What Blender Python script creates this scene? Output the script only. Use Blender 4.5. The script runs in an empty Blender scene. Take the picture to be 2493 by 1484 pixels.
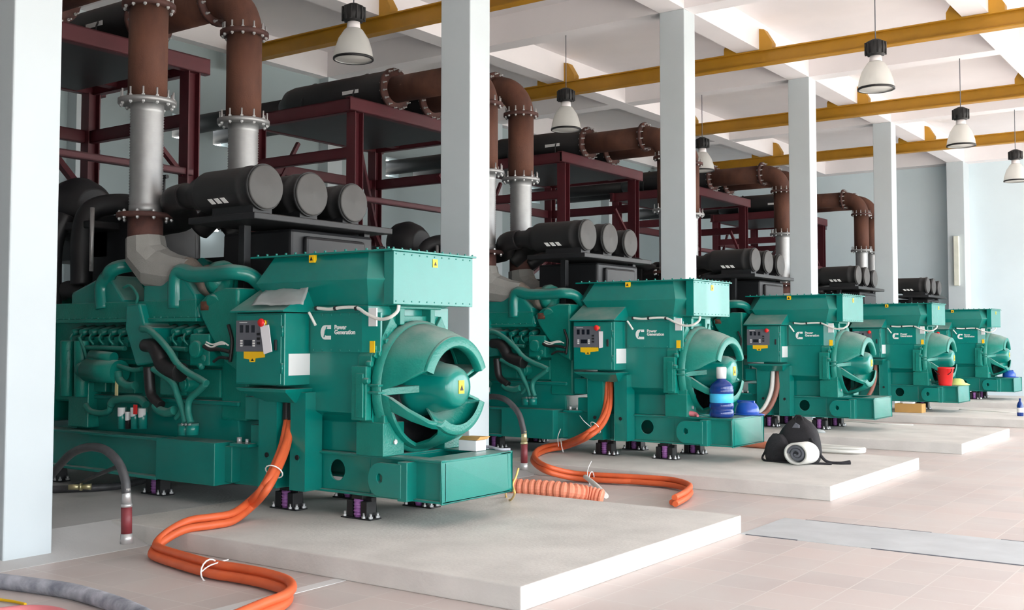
import bpy, bmesh, math, random
from mathutils import Vector as V, Matrix
random.seed(7)
SC = bpy.context.scene
COL = SC.collection
PI = math.pi
PITCH = 5.4814          # spacing of the generator bays
# ------------------------------------------------------------------ camera model (also used to measure real positions)
YAW, PIT, ROL = [math.radians(a) for a in (35.4524, 2.6565, 0.0414)]
FPX, PCX, PCY, HCAM = 2645.265, 1246.5, 699.769, 1.65
fwd = V((-math.sin(YAW)*math.cos(PIT), math.cos(YAW)*math.cos(PIT), math.sin(PIT)))
rgt0 = V((math.cos(YAW), math.sin(YAW), 0)); up0 = rgt0.cross(fwd)
rgt = rgt0*math.cos(ROL)+up0*math.sin(ROL); upv = up0*math.cos(ROL)-rgt0*math.sin(ROL)
CAM = V((0, 0, HCAM))
def ray(px, py): return rgt*((px-PCX)/FPX) - upv*((py-PCY)/FPX) + fwd
def atx(px, py, x): r = ray(px, py); return CAM + r*(x/r.x)
def aty(px, py, y): r = ray(px, py); return CAM + r*(y/r.y)
def atz(px, py, z): r = ray(px, py); return CAM + r*((z-HCAM)/r.z)

# ------------------------------------------------------------------ materials
def mat(name, col, rough=.5, metal=0., var=.12, vscale=3., bump=0., bscale=40., dust=0., dustcol=(.46,.45,.42), col2=None, coat=0., stretch=None):
    m = bpy.data.materials.new(name); m.use_nodes = True
    nt = m.node_tree; N = nt.nodes; L = nt.links
    b = N['Principled BSDF']; b.inputs['Roughness'].default_value = rough; b.inputs['Metallic'].default_value = metal
    if coat: b.inputs['Coat Weight'].default_value = coat
    tc = N.new('ShaderNodeTexCoord'); src = tc.outputs['Object']
    if stretch:
        mp = N.new('ShaderNodeMapping'); mp.inputs['Scale'].default_value = stretch; L.new(src, mp.inputs['Vector']); src = mp.outputs['Vector']
    nz = N.new('ShaderNodeTexNoise'); nz.inputs['Scale'].default_value = vscale; nz.inputs['Detail'].default_value = 5; L.new(src, nz.inputs['Vector'])
    rp = N.new('ShaderNodeValToRGB'); rp.color_ramp.elements[0].position = .3; rp.color_ramp.elements[1].position = .7
    c2 = col2 or tuple(min(1, c*(1+var)) for c in col); c1 = col if col2 else tuple(c*(1-var) for c in col)
    rp.color_ramp.elements[0].color = (*c1, 1); rp.color_ramp.elements[1].color = (*c2, 1)
    L.new(nz.outputs['Fac'], rp.inputs['Fac']); out = rp.outputs['Color']
    if dust:
        ge = N.new('ShaderNodeNewGeometry'); sp = N.new('ShaderNodeSeparateXYZ'); L.new(ge.outputs['Normal'], sp.inputs[0])
        mr = N.new('ShaderNodeMapRange'); mr.inputs[1].default_value = .45; mr.inputs[2].default_value = .95; mr.inputs[3].default_value = 0; mr.inputs[4].default_value = dust
        L.new(sp.outputs['Z'], mr.inputs[0])
        n2 = N.new('ShaderNodeTexNoise'); n2.inputs['Scale'].default_value = 4.5; n2.inputs['Detail'].default_value = 6; L.new(tc.outputs['Object'], n2.inputs['Vector'])
        m2 = N.new('ShaderNodeMapRange'); m2.inputs[1].default_value = .32; m2.inputs[2].default_value = .62; m2.inputs[3].default_value = .35; L.new(n2.outputs['Fac'], m2.inputs[0])
        mu = N.new('ShaderNodeMath'); mu.operation = 'MULTIPLY'; L.new(mr.outputs[0], mu.inputs[0]); L.new(m2.outputs[0], mu.inputs[1])
        mx = N.new('ShaderNodeMix'); mx.data_type = 'RGBA'; mx.inputs['B'].default_value = (*dustcol, 1)
        L.new(mu.outputs[0], mx.inputs['Factor']); L.new(out, mx.inputs['A']); out = mx.outputs['Result']
        ra = N.new('ShaderNodeMapRange'); ra.inputs[3].default_value = rough; ra.inputs[4].default_value = .85; L.new(mu.outputs[0], ra.inputs[0]); L.new(ra.outputs[0], b.inputs['Roughness'])
    L.new(out, b.inputs['Base Color'])
    if bump:
        n3 = N.new('ShaderNodeTexNoise'); n3.inputs['Scale'].default_value = bscale; n3.inputs['Detail'].default_value = 4; L.new(tc.outputs['Object'], n3.inputs['Vector'])
        bu = N.new('ShaderNodeBump'); bu.inputs['Strength'].default_value = bump; bu.inputs['Distance'].default_value = .01
        L.new(n3.outputs['Fac'], bu.inputs['Height']); L.new(bu.outputs[0], b.inputs['Normal'])
    return m
def emis(name, col, s):
    m = bpy.data.materials.new(name); m.use_nodes = True
    b = m.node_tree.nodes['Principled BSDF']; b.inputs['Base Color'].default_value = (*col, 1)
    b.inputs['Emission Color'].default_value = (*col, 1); b.inputs['Emission Strength'].default_value = s
    return m
def srgb(r, g, b):
    f = lambda c: (c/255/12.92) if c/255 <= .04045 else ((c/255+.055)/1.055)**2.4
    return (f(r), f(g), f(b))
GREEN = mat('green_machine_enamel', srgb(4,122,112), .26, dust=.55, var=.06, bump=.05, bscale=90, coat=.15)
GREENC = mat('green_cast_enamel', srgb(4,121,108), .34, dust=.6, var=.1, bump=.35, bscale=55, vscale=6)
GREENH = mat('green_hose', srgb(26,116,104), .5, dust=.35, var=.12, bump=.3, bscale=60)
BLACK = mat('black_paint', srgb(22,22,25), .5, dust=.18, dustcol=(.12,.12,.12), var=.2)
BLACKF = mat('filter_charcoal', srgb(33,33,34), .6, dust=.15, dustcol=(.15,.15,.15), var=.15)
GREYCAP = mat('filter_cap_grey', srgb(70,69,68), .6, var=.12, vscale=5)
RUBBER = mat('black_rubber', srgb(26,24,25), .45, var=.2)
RUST = mat('rusty_steel', srgb(72,42,32), .8, var=.2, vscale=5, bump=.35, bscale=70, col2=srgb(98,60,44), stretch=(1,1,.35))
RUSTD = mat('dark_rusty_steel', srgb(54,32,30), .75, var=.2, vscale=6, bump=.3, bscale=60, col2=srgb(92,56,48))
STEEL = mat('stainless_steel', (.36,.36,.36), .5, .75, var=.08, vscale=8)
ZINC = mat('zinc_bolt', (.5,.5,.5), .4, .6, var=.05)
REDOX = mat('oxide_red_steel', srgb(80,22,31), .5, var=.12, dust=.15, dustcol=srgb(110,64,58))
MUFF = mat('black_muffler', srgb(24,23,25), .55, var=.25, vscale=4, dust=.3, dustcol=srgb(80,56,50))
INSUL = mat('grey_lagging_cloth', srgb(140,138,134), .85, var=.1, bump=.5, bscale=120)
TURBO = mat('turbo_casting', srgb(128,116,106), .75, var=.15, bump=.4, bscale=60)
YELLOW = mat('yellow_rail_paint', srgb(178,128,24), .5, var=.1, vscale=2.5)
YLAB = mat('yellow_label', srgb(246,196,20), .45, var=.03)
WHITE = mat('white_plastic', srgb(236,236,234), .5, var=.02)
WLAB = mat('white_sticker', srgb(222,222,222), .45, var=.03)
PAPER = mat('paper', srgb(238,236,240), .8, var=.03)
GREYP = mat('grey_panel', srgb(98,100,108), .5, var=.04)
DARKP = mat('dark_display', srgb(28,30,40), .2, var=.05)
RED = mat('red_plastic', srgb(222,34,34), .35, var=.05)
ORANGE = mat('orange_cable', srgb(214,96,52), .5, var=.08, vscale=6)
ORANGEC = mat('orange_conduit', srgb(224,136,106), .6, var=.08)
WCABLE = mat('white_cable', srgb(226,224,218), .5, var=.05)
BCABLE = mat('brown_cable', srgb(140,92,78), .55, var=.1)
BLUE = mat('blue_plastic', srgb(30,78,170), .3, var=.06, coat=.3)
PURPLE = mat('purple_spring', srgb(140,88,148), .45, var=.08)
CARD = mat('cardboard', srgb(186,144,84), .85, var=.08)
LIME = mat('lime_cloth', srgb(190,206,124), .8, var=.12, vscale=9)
FABRIC = mat('black_fabric', srgb(30,28,32), .85, var=.25, vscale=14, bump=.5, bscale=150)
HOSEB = mat('black_hose', srgb(60,60,62), .5, var=.3, vscale=12)
MAROON = mat('maroon_grip', srgb(120,46,52), .5, var=.1)
BRASS = mat('brass_fitting', srgb(190,180,140), .35, .7, var=.08)
GREYH = mat('dusty_grey_hose', srgb(120,124,136), .8, var=.3, vscale=9, bump=.5, bscale=30, col2=srgb(190,192,202))
def glassy(name, col, rough, trans):
    m = mat(name, col, rough, var=.03); m.node_tree.nodes['Principled BSDF'].inputs['Transmission Weight'].default_value = trans
    return m
BOTTLE = glassy('blue_bottle_plastic', srgb(24,62,140), .12, .3)
LBLUE = mat('light_blue_label', srgb(70,190,240), .4, var=.08)
FILM = glassy('clear_film', srgb(200,206,206), .25, .35)
SHADE = mat('prismatic_lamp_shade', (.86,.86,.84), .25, var=.03)
_n = SHADE.node_tree; _t = _n.nodes.new('ShaderNodeBsdfTranslucent'); _t.inputs['Color'].default_value = (.9, .9, .87, 1); _g = _n.nodes.new('ShaderNodeBsdfTransparent')
_x = _n.nodes.new('ShaderNodeMixShader'); _x.inputs[0].default_value = .45; _n.links.new(_n.nodes['Principled BSDF'].outputs[0], _x.inputs[1]); _n.links.new(_t.outputs[0], _x.inputs[2])
_y = _n.nodes.new('ShaderNodeMixShader'); _y.inputs[0].default_value = .42; _n.links.new(_x.outputs[0], _y.inputs[1]); _n.links.new(_g.outputs[0], _y.inputs[2]); _n.links.new(_y.outputs[0], _n.nodes['Material Output'].inputs[0])
PAINT = mat('pale_blue_column_paint', srgb(194,203,207), .6, var=.025, vscale=1.5)
WALLP = mat('wall_pale_blue_paint', srgb(162,176,179), .7, var=.03, vscale=.8)
CEILP = mat('ceiling_white_paint', srgb(234,229,230), .8, var=.025, vscale=1.2)
CONC = mat('plinth_concrete', srgb(206,202,197), .85, var=.10, vscale=2.2, bump=.25, bscale=35)
CONCD = mat('concrete_screed_darkened', srgb(184,183,182), .85, var=.08, vscale=1.6, bump=.25, bscale=35)  # same concrete as the plinths, darkened for shade and weaker bounce
WALLF = mat('far_wall_lightened', srgb(214,228,234), .7, var=.03, vscale=.8)  # same paint as the back wall, lightened to stand in for stronger light
GROUND = mat('yard_concrete', srgb(200,196,188), .9, var=.05, vscale=.5)
def tilemat():
    m = bpy.data.materials.new('terracotta_floor_tile'); m.use_nodes = True
    nt = m.node_tree; N = nt.nodes; L = nt.links; b = N['Principled BSDF']
    tc = N.new('ShaderNodeTexCoord')
    br = N.new('ShaderNodeTexBrick'); br.offset = 0; br.inputs['Scale'].default_value = 1; br.inputs['Brick Width'].default_value = .4; br.inputs['Row Height'].default_value = .4
    br.inputs['Mortar Size'].default_value = .005; br.inputs['Mortar Smooth'].default_value = .3; br.inputs['Bias'].default_value = 0
    br.inputs['Color1'].default_value = (*srgb(206,186,180), 1); br.inputs['Color2'].default_value = (*srgb(188,174,171), 1); br.inputs['Mortar'].default_value = (*srgb(216,208,202), 1)
    L.new(tc.outputs['Object'], br.inputs['Vector'])
    nz = N.new('ShaderNodeTexNoise'); nz.inputs['Scale'].default_value = 1.3; nz.inputs['Detail'].default_value = 6; L.new(tc.outputs['Object'], nz.inputs['Vector'])
    mr = N.new('ShaderNodeMapRange'); mr.inputs[1].default_value = .35; mr.inputs[2].default_value = .7; mr.inputs[3].default_value = .25; mr.inputs[4].default_value = .75; L.new(nz.outputs['Fac'], mr.inputs[0])
    mx = N.new('ShaderNodeMix'); mx.data_type = 'RGBA'; mx.inputs['B'].default_value = (*srgb(206,199,195), 1)
    L.new(mr.outputs[0], mx.inputs['Factor']); L.new(br.outputs['Color'], mx.inputs['A']); L.new(mx.outputs['Result'], b.inputs['Base Color'])
    b.inputs['Roughness'].default_value = .45
    return m
TILE = tilemat()

# ------------------------------------------------------------------ mesh builder
def cr(pts, n=8):
    pts = [V(p) for p in pts]
    if len(pts) < 3: return pts
    P = [pts[0]*2-pts[1]] + pts + [pts[-1]*2-pts[-2]]; out = []
    for i in range(1, len(P)-2):
        a, b, c, d = P[i-1:i+3]
        for k in range(n):
            t = k/n
            out.append(.5*((2*b)+(c-a)*t+(2*a-5*b+4*c-d)*t*t+(3*b-a-3*c+d)*t*t*t))
    out.append(pts[-1]); return out
class MB:
    def __init__(s): s.v = []; s.f = []; s.sm = []
    def add(s, vs, fs, smooth=False):
        o = len(s.v); s.v += [V(p) for p in vs]; s.f += [tuple(i+o for i in f) for f in fs]
        s.sm += [smooth]*len(fs) if isinstance(smooth, bool) else smooth
        return s
    def box(s, x0, x1, y0, y1, z0, z1):
        vs = [(x, y, z) for x in (x0, x1) for y in (y0, y1) for z in (z0, z1)]
        return s.add(vs, [(0,1,3,2),(4,6,7,5),(0,4,5,1),(2,3,7,6),(0,2,6,4),(1,5,7,3)])
    def prism(s, poly, ext):
        n = len(poly); ext = V(ext); a = [V(p) for p in poly]; b = [p+ext for p in a]
        return s.add(a+b, [tuple(range(n))[::-1], tuple(range(n, 2*n))]+[(i, (i+1) % n, n+(i+1) % n, n+i) for i in range(n)])
    def loft(s, rings, caps=True, smooth=False):
        n = len(rings[0]); vs = [p for r in rings for p in r]; fs = []; sm = []
        for k in range(len(rings)-1):
            for i in range(n): fs.append((k*n+i, k*n+(i+1) % n, (k+1)*n+(i+1) % n, (k+1)*n+i)); sm.append(smooth)
        if caps: fs += [tuple(range(n))[::-1], tuple(range((len(rings)-1)*n, len(rings)*n))]; sm += [False, False]
        return s.add(vs, fs, sm)
    def tube(s, pts, r, seg=12, smooth=True, n=8, curve=True):
        pts = cr(pts, n) if curve else [V(p) for p in pts]
        m = len(pts); rs = r if isinstance(r, (list, tuple)) else [r]*m
        if len(rs) != m: rs = [rs[min(len(rs)-1, int(i*(len(rs)-1)/(m-1)))]*(1-((i*(len(rs)-1)/(m-1)) % 1))+rs[min(len(rs)-1, int(i*(len(rs)-1)/(m-1))+1)]*((i*(len(rs)-1)/(m-1)) % 1) for i in range(m)]
        t = (pts[1]-pts[0]).normalized(); u = t.orthogonal().normalized(); rings = []
        for i in range(m):
            d = (pts[min(i+1, m-1)]-pts[max(i-1, 0)]).normalized()
            u = (u-d*u.dot(d)).normalized(); w = d.cross(u)
            rings.append([pts[i]+(u*math.cos(2*PI*k/seg)+w*math.sin(2*PI*k/seg))*rs[i] for k in range(seg)])
        return s.loft(rings, True, smooth)
    def cyl(s, p0, p1, r, r1=None, seg=20, smooth=True):
        p0 = V(p0); p1 = V(p1); r1 = r if r1 is None else r1
        d = (p1-p0).normalized(); u = d.orthogonal().normalized(); w = d.cross(u)
        rings = [[p+(u*math.cos(2*PI*k/seg)+w*math.sin(2*PI*k/seg))*q for k in range(seg)] for p, q in ((p0, r), (p1, r1))]
        return s.loft(rings, True, smooth)
    def lathe(s, prof, o, axis='z', seg=24, a0=0, a1=2*PI, smooth=True, caps=True):
        o = V(o); full = abs(a1-a0-2*PI) < 1e-6; n = seg if full else seg+1; rings = []
        for r, h in prof:
            ring = []
            for k in range(n):
                a = a0+(a1-a0)*k/seg; c, q = r*math.cos(a), r*math.sin(a)
                ring.append(o+V({'z': (c, q, h), 'x': (h, c, q), 'y': (q, h, c)}[axis]))
            rings.append(ring)
        fs = []
        vs = [p for r in rings for p in r]
        for k in range(len(rings)-1):
            for i in range(n if full else n-1): fs.append((k*n+i, k*n+(i+1) % n, (k+1)*n+(i+1) % n, (k+1)*n+i))
        sm = [smooth]*len(fs)
        if caps and full:
            if prof[0][0] > 1e-5: fs.append(tuple(range(n))[::-1]); sm.append(False)
            if prof[-1][0] > 1e-5: fs.append(tuple(range((len(rings)-1)*n, len(rings)*n))); sm.append(False)
        return s.add(vs, fs, sm)
    def build(s, name, m, parent=None, o=None, bevel=0, seg=2, solid=0):
        if o is None: o = RORG.get(parent.name if parent else None, V((0, 0, 0))) if parent else V((0, 0, 0))
        me = bpy.data.meshes.new(name); me.from_pydata([p-o for p in s.v], [], s.f)
        me.polygons.foreach_set('use_smooth', s.sm); me.materials.append(m); me.update()
        bm = bmesh.new(); bm.from_mesh(me); bmesh.ops.remove_doubles(bm, verts=bm.verts, dist=1e-6); bmesh.ops.recalc_face_normals(bm, faces=bm.faces); bm.to_mesh(me); bm.free()
        ob = bpy.data.objects.new(name, me); COL.objects.link(ob)
        if parent: ob.parent = parent; RORG[ob.name] = o
        else: ob.location = o; RORG[ob.name] = o
        if solid: md = ob.modifiers.new('thickness', 'SOLIDIFY'); md.thickness = solid; md.offset = 0
        if bevel: md = ob.modifiers.new('edge', 'BEVEL'); md.width = bevel; md.segments = seg; md.limit_method = 'ANGLE'; md.angle_limit = math.radians(40)
        return ob
RORG = {}
def thing(name, label, cat, loc, group=None):
    o = bpy.data.objects.new(name, None); COL.objects.link(o); o.location = loc; o.empty_display_size = .1
    RORG[o.name] = V(loc); return tag(o, label, cat, group)
def tag(o, label, cat, group=None, kind=None):
    o['label'] = label; o['category'] = cat
    if group: o['group'] = group
    if kind: o['kind'] = kind
    return o
def struct(o): o['kind'] = 'structure'; return o
def kids(o): return list(o.children)
CHILD = {}
def copy_tree(o, off, parent=None):
    c = o.copy(); COL.objects.link(c)
    if parent: c.parent = parent
    else: c.location = V(o.location)+V(off)
    for ch in list(o.children): copy_tree(ch, off, c)
    return c
def text(body, size, origin, xdir, ydir, m, parent, name, depth=.003, bold=0.):
    cu = bpy.data.curves.new(name, 'FONT'); cu.body = body; cu.size = size; cu.extrude = depth; cu.offset = bold
    to = bpy.data.objects.new(name+'_tmp', cu); COL.objects.link(to); bpy.context.view_layer.update()
    me = bpy.data.meshes.new_from_object(to.evaluated_get(bpy.context.evaluated_depsgraph_get()))
    bpy.data.objects.remove(to); bpy.data.curves.remove(cu)
    x = V(xdir).normalized(); y = V(ydir).normalized(); z = x.cross(y); o = RORG[parent.name]
    M = Matrix((( x.x, y.x, z.x, 0), (x.y, y.y, z.y, 0), (x.z, y.z, z.z, 0), (0, 0, 0, 1)))
    me.transform(M); me.transform(Matrix.Translation(V(origin)-o)); me.materials.clear(); me.materials.append(m)
    ob = bpy.data.objects.new(name, me); COL.objects.link(ob); ob.parent = parent; RORG[ob.name] = o
    return ob
# ------------------------------------------------------------------ the generator set (built once where the nearest one stands, then copied)
YC = 7.125
G0 = V((-8.2, YC, .15))
GEN = thing('generator_set', 'nearest and largest green generator, with a clear plastic bag lying on its control cabinet', 'generator', G0, 'green generators in the engine hall')
def my(y): return 2*YC-y                               # mirror across the machine's centre line
def pbx(px0, py0, px1, py1, y, th):                    # a thin plate on the plane y, measured between two picture points
    a = aty(px0, py0, y); b = aty(px1, py1, y)
    return (min(a.x, b.x), max(a.x, b.x), y-th, y, min(a.z, b.z), max(a.z, b.z))
def PX(y, *q): return [aty(p[0], p[1], y) for p in q]
def holed(m, x0, x1, z0, z1, y0, y1, hx, hz, r, n=32):
    oc = []; ic = []
    for k in range(n):
        a = 2*PI*(k+.5)/n; c, s = math.cos(a), math.sin(a)
        tx = ((x1-hx) if c > 0 else (x0-hx))/c if abs(c) > 1e-6 else 9; tz = ((z1-hz) if s > 0 else (z0-hz))/s if abs(s) > 1e-6 else 9
        t = min(tx, tz); oc.append((hx+c*t, hz+s*t)); ic.append((hx+c*r, hz+s*r))
    # snap nearest outer points on the four corners
    for cx_, cz_ in ((x0, z0), (x1, z0), (x0, z1), (x1, z1)):
        k = min(range(n), key=lambda i: (oc[i][0]-cx_)**2+(oc[i][1]-cz_)**2); oc[k] = (cx_, cz_)
    R = [[V((p[0], y, p[1])) for p in ring] for ring, y in ((oc, y0), (ic, y0), (ic, y1), (oc, y1), (oc, y0))]
    m.loft(R, caps=False); return m
# --- base frame
b = MB()
for sgn in (0, 1):
    f = (lambda y: y) if not sgn else my
    def bx(x0, x1, y0, y1, z0, z1): b.box(x0, x1, min(f(y0), f(y1)), max(f(y0), f(y1)), z0, z1)
    if not sgn:
        holed(b, -6.9, -6.2, .369, .666, 6.69, 6.71, -6.58, .535, .088)
        bx(-7.9, -6.9, 6.69, 6.71, .36, .68); bx(-6.2, -5.41, 6.69, 6.71, .36, .68)
    else: bx(-7.9, -5.41, 6.69, 6.71, .36, .68)
    bx(-7.9, -5.41, 6.65, 6.82, .666, .686); bx(-7.9, -5.41, 6.65, 6.82, .349, .369)
    bx(-8.62, -7.79, 6.38, 6.72, .335, .715)
    bx(-11.4, -8.62, 6.38, 6.6, .69, .715); bx(-11.4, -8.62, 6.38, 6.6, .335, .36); bx(-11.4, -8.6, 6.47, 6.49, .34, .7)
    bx(-5.80, -5.70, 6.57, 6.70, .352, .664)
    bx(-7.79, -7.3, 6.60, 6.72, .335, .70)
b.box(-5.43, -5.41, 6.65, 7.60, .349, .686); b.box(-5.66, -5.41, 6.66, 7.59, .668, .688); b.box(-5.66, -5.41, 6.66, 7.59, .349, .367)
b.box(-6.95, -6.02, 6.66, 7.59, .668, .688); b.box(-6.04, -6.02, 6.70, 7.55, .36, .67); b.box(-11.42, -11.38, 6.38, my(6.38), .335, .715)
for x in (-7.85, -9.6): b.box(x-.15, x+.15, 6.5, my(6.5), .36, .68)
base = b.build('base_frame', GREEN, GEN, bevel=.006)
n = 14
for s in (0, 1):
    f = (lambda y: y) if not s else my
    oc = [(-6.0+.115*math.cos(PI/2+PI*k/n), .51+.135*math.sin(PI/2+PI*k/n)) for k in range(n+1)]
    outer = [(-5.76, .375), (-5.76, .645)]+oc
    hole = [(-5.985+.032*math.cos(a), .52+.04*math.sin(a)) for a in [math.atan2(p[1]-.52, p[0]+5.985) for p in outer]]
    MB().loft([[V((p[0], f(y), p[1])) for p in r] for r, y in ((outer, 6.565), (hole, 6.565), (hole, 6.605), (outer, 6.605), (outer, 6.565))], caps=False).build('lifting_lug', GREEN, GEN, bevel=.005)
# --- spring mounts
def mount(x, y):
    h = MB(); h.box(x-.17, x+.17, y-.07, y+.07, .15, .162); h.box(x-.12, x-.05, y-.05, y+.06, .162, .30); h.box(x+.05, x+.12, y-.06, y+.06, .162, .30); h.box(x-.12, x+.12, y+.0, y+.06, .162, .33); h.box(x-.06, x+.06, y-.05, y+.05, .31, .349)
    ho = h.build('spring_mount', BLACK, GEN, bevel=.006)
    c = MB(); c.cyl((x, y-.03, .165), (x, y-.03, .315), .034, .038)
    for k in range(5): c.lathe([(.036, .18+k*.027), (.042, .19+k*.027), (.036, .2+k*.027)], (x, y-.03, 0))
    c.build('spring', PURPLE, ho)
    for sx, sy in ((-.145, -.04), (.145, -.04), (.085, -.055), (.145, .045)):
        s = MB(); s.cyl((x+sx, y+sy, .16), (x+sx, y+sy, .205), .011, seg=10); s.cyl((x+sx, y+sy, .162), (x+sx, y+sy, .18), .02, seg=6, smooth=False); s.build('anchor_bolt', ZINC, ho)
for x in (-10.6, -8.88, -7.2, -6.33): mount(x, 6.72 if x > -8 else 6.6); mount(x, 7.5 if x > -8 else 7.62)
# --- alternator
a = MB()
sec = [(6.60, 1.92), (6.60, 1.03), (6.66, 1.0), (6.74, .94), (6.74, .688)]
sec = sec+[(my(y), z) for y, z in sec[::-1]]
a.prism([V((-7.25, y, z)) for y, z in sec], (1.1, 0, 0))
alt = a.build('alternator_body', GREEN, GEN, bevel=.008)
p = MB(); p.box(-6.80, -6.2, 6.578, 6.602, 1.53, 1.86); p.prism([V((-6.2, 6.578, 1.53)), V((-6.04, 6.63, 1.53)), V((-6.04, 6.65, 1.53)), V((-6.2, 6.602, 1.53))], (0, 0, .33)); 
for k in range(6):
    for z in (1.545, 1.845): p.cyl((-6.76+k*.105, 6.57, z), (-6.76+k*.105, 6.58, z), .009, seg=6)
lp = p.build('access_panel', GREEN, alt, bevel=.004)
# maker's mark: the blocky letter C with a stroke cut through it, and the two words beside it
c0 = aty(781, 826, 6.576); c1 = aty(806, 791, 6.576); w = c1.x-c0.x; h = c1.z-c0.z
def cp(u, v): return V((c0.x+u*w, 6.576, c0.z+v*h))
m_ = MB(); n = 10
outer = [(1, 1), (.42, 1)]+[(.42-.42*math.sin(PI*k/n), .5+.5*math.cos(PI*k/n)) for k in range(1, n)]+[(.42, 0), (1, 0)]
inner = [(1, .26), (.56, .26)]+[(.56-.2*math.sin(PI*k/n), .5-.24*math.cos(PI*k/n)) for k in range(1, n)]+[(.56, .74), (1, .74)]
inner = inner[::-1]
o3 = [cp(*q) for q in outer]; i3 = [cp(*q) for q in inner]
m_.loft([[q for pr in (o3,) for q in pr]+i3[::-1], [q+V((0, -.003, 0)) for q in o3]+[q+V((0, -.003, 0)) for q in i3[::-1]]], caps=False)
for k in range(len(o3)-1): m_.add([o3[k]+V((0, -.003, 0)), o3[k+1]+V((0, -.003, 0)), i3[k+1]+V((0, -.003, 0)), i3[k]+V((0, -.003, 0))], [(0, 1, 2, 3)])
m_.build('logo_mark', WHITE, alt)
m_ = MB(); q0 = cp(.34, .16); q1 = cp(.62, .9); s_ = V((.006, 0, 0)); m_.prism([q0-s_, q0+s_, q1+s_, q1-s_], (0, -.005, 0)); m_.build('logo_stroke', GREEN, alt)
t0 = aty(814, 801, 6.576); t1 = aty(814, 813, 6.576)
text('Power', .052, t0, (1, 0, 0), (0, 0, 1), WHITE, alt, 'panel_lettering', .0015, .0012); text('Generation', .052, t1, (1, 0, 0), (0, 0, 1), WHITE, alt, 'panel_lettering', .0015, .0012)
# --- end bracket
e = MB()
oct_ = [(6.58, 1.0), (6.58, 1.5), (6.80, 1.84), (7.45, 1.84), (7.67, 1.5), (7.67, 1.0), (7.45, .70), (6.80, .70)]
e.prism([V((-6.24, y, z)) for y, z in oct_], (.14, 0, 0))
e.lathe([(.54, -6.1), (.56, -6.08), (.56, -6.03), (.535, -6.0), (.50, -6.0), (.50, -6.1), (.54, -6.1)], (0, YC, 1.24), 'x', 40, caps=False)
for f in (lambda y: y, my):
    def bx(x0, x1, y0, y1, z0, z1): e.box(x0, x1, min(f(y0), f(y1)), max(f(y0), f(y1)), z0, z1)
    bx(-6.26, -6.10, 6.52, 6.60, .98, 1.42); bx(-6.2, -6.12, 6.505, 6.56, 1.0, 1.36)
    bx(-6.28, -5.98, 6.60, 6.86, .688, .96); bx(-6.10, -5.99, 6.62, 6.72, .93, 1.02)
    bx(-6.12, -5.98, 6.54, 6.68, 1.255, 1.275); bx(-6.12, -5.98, 6.54, 6.68, 1.195, 1.215)
    bx(-6.12, -6.04, 6.60, 6.68, 1.30, 1.42)
    e.prism([V((-6.12, f(6.585), 1.50)), V((-6.12, f(6.80), 1.84)), V((-6.12, f(6.86), 1.76)), V((-6.12, f(6.66), 1.46))], (.05, 0, 0))
e.box(-6.22, -6.05, 6.88, 6.94, 1.76, 1.92); e.box(-6.22, -6.05, 7.28, 7.34, 1.76, 1.92); e.box(-6.22, -6.03, 6.86, 7.40, 1.895, 1.92)
for ang in range(118, 176, 14):
    y = YC+.60*math.cos(math.radians(ang)); z = 1.24+.58*math.sin(math.radians(ang))
    e.cyl((-6.12, y, z), (-6.07, y, z), .03, .024, seg=12)
for y, z in ((6.64, 1.52), (6.72, 1.62), (7.62, 1.55)): e.cyl((-6.11, y, z), (-6.04, y, z), .026, seg=12)
br = e.build('end_bracket', GREENC, GEN, bevel=.006)
hb = MB(); hb.cyl((-6.02, 6.74, .80), (-5.965, 6.74, .80), .022, seg=6, smooth=False); hb.cyl((-6.02, 6.74, .80), (-5.985, 6.74, .80), .034, seg=16); hb.build('holding_bolt', ZINC, br)
hy = MB(); hy.box(-6.10, -6.045, 6.563, 6.568, 1.53, 1.625); hy.build('warning_label', YLAB, br)
# --- fan cowl in front of the bracket: two shell lobes parted by wedge cuts
def lobe(stations, R, seg=26, th=.028):
    m = MB(); rings = []
    for (x, r, a0, a1) in stations:
        o_ = [V((x, YC+r*math.cos(math.radians(a0+(a1-a0)*k/seg)), 1.24+r*math.sin(math.radians(a0+(a1-a0)*k/seg)))) for k in range(seg+1)]
        i_ = [V((x, YC+(r-th)*math.cos(math.radians(a0+(a1-a0)*k/seg)), 1.24+(r-th)*math.sin(math.radians(a0+(a1-a0)*k/seg)))) for k in range(seg+1)]
        rings.append(o_+i_[::-1])
    return m.loft(rings, True, True)
m = lobe([(-6.02, .535, -2, 182), (-5.95, .525, 3, 180), (-5.82, .495, 10, 175), (-5.70, .45, 18, 165), (-5.65, .425, 22, 160)], 0)
m.lathe([(.43, -5.655), (.425, -5.63), (.345, -5.615), (.33, -5.64), (.33, -5.70), (.40, -5.70), (.43, -5.655)], (0, YC, 1.24), 'x', 28, math.radians(22), math.radians(160), caps=False)
cw = m.build('upper_cowl', GREENC, GEN, bevel=.006)
ST = [(-6.02, .535, 184, 356), (-5.93, .52, 188, 352), (-5.80, .475, 202, 346), (-5.68, .425, 221, 342), (-5.645, .40, 229, 340)]
m = lobe(ST[:2], 0, 30)
def addm(q): m.f.extend([tuple(i+len(m.v) for i in f) for f in q.f]); m.v.extend(q.v); m.sm.extend(q.sm)
addm(lobe([(x, r, a0, a0+13-6*k) for k, (x, r, a0, a1) in zip((0, .2, .6, .8), ST[1:])], 0, 6, .035))
addm(lobe([(x, r, 250+k, a1) for k, (x, r, a0, a1) in zip((0, 0, -8, -16), ST[1:])], 0, 22))
addm(lobe([ST[4], (-5.62, .39, 233, 339), (-5.615, .36, 235, 338)], 0, 26, .05))
m.build('lower_cowl', GREENC, GEN, bevel=.005)
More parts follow.
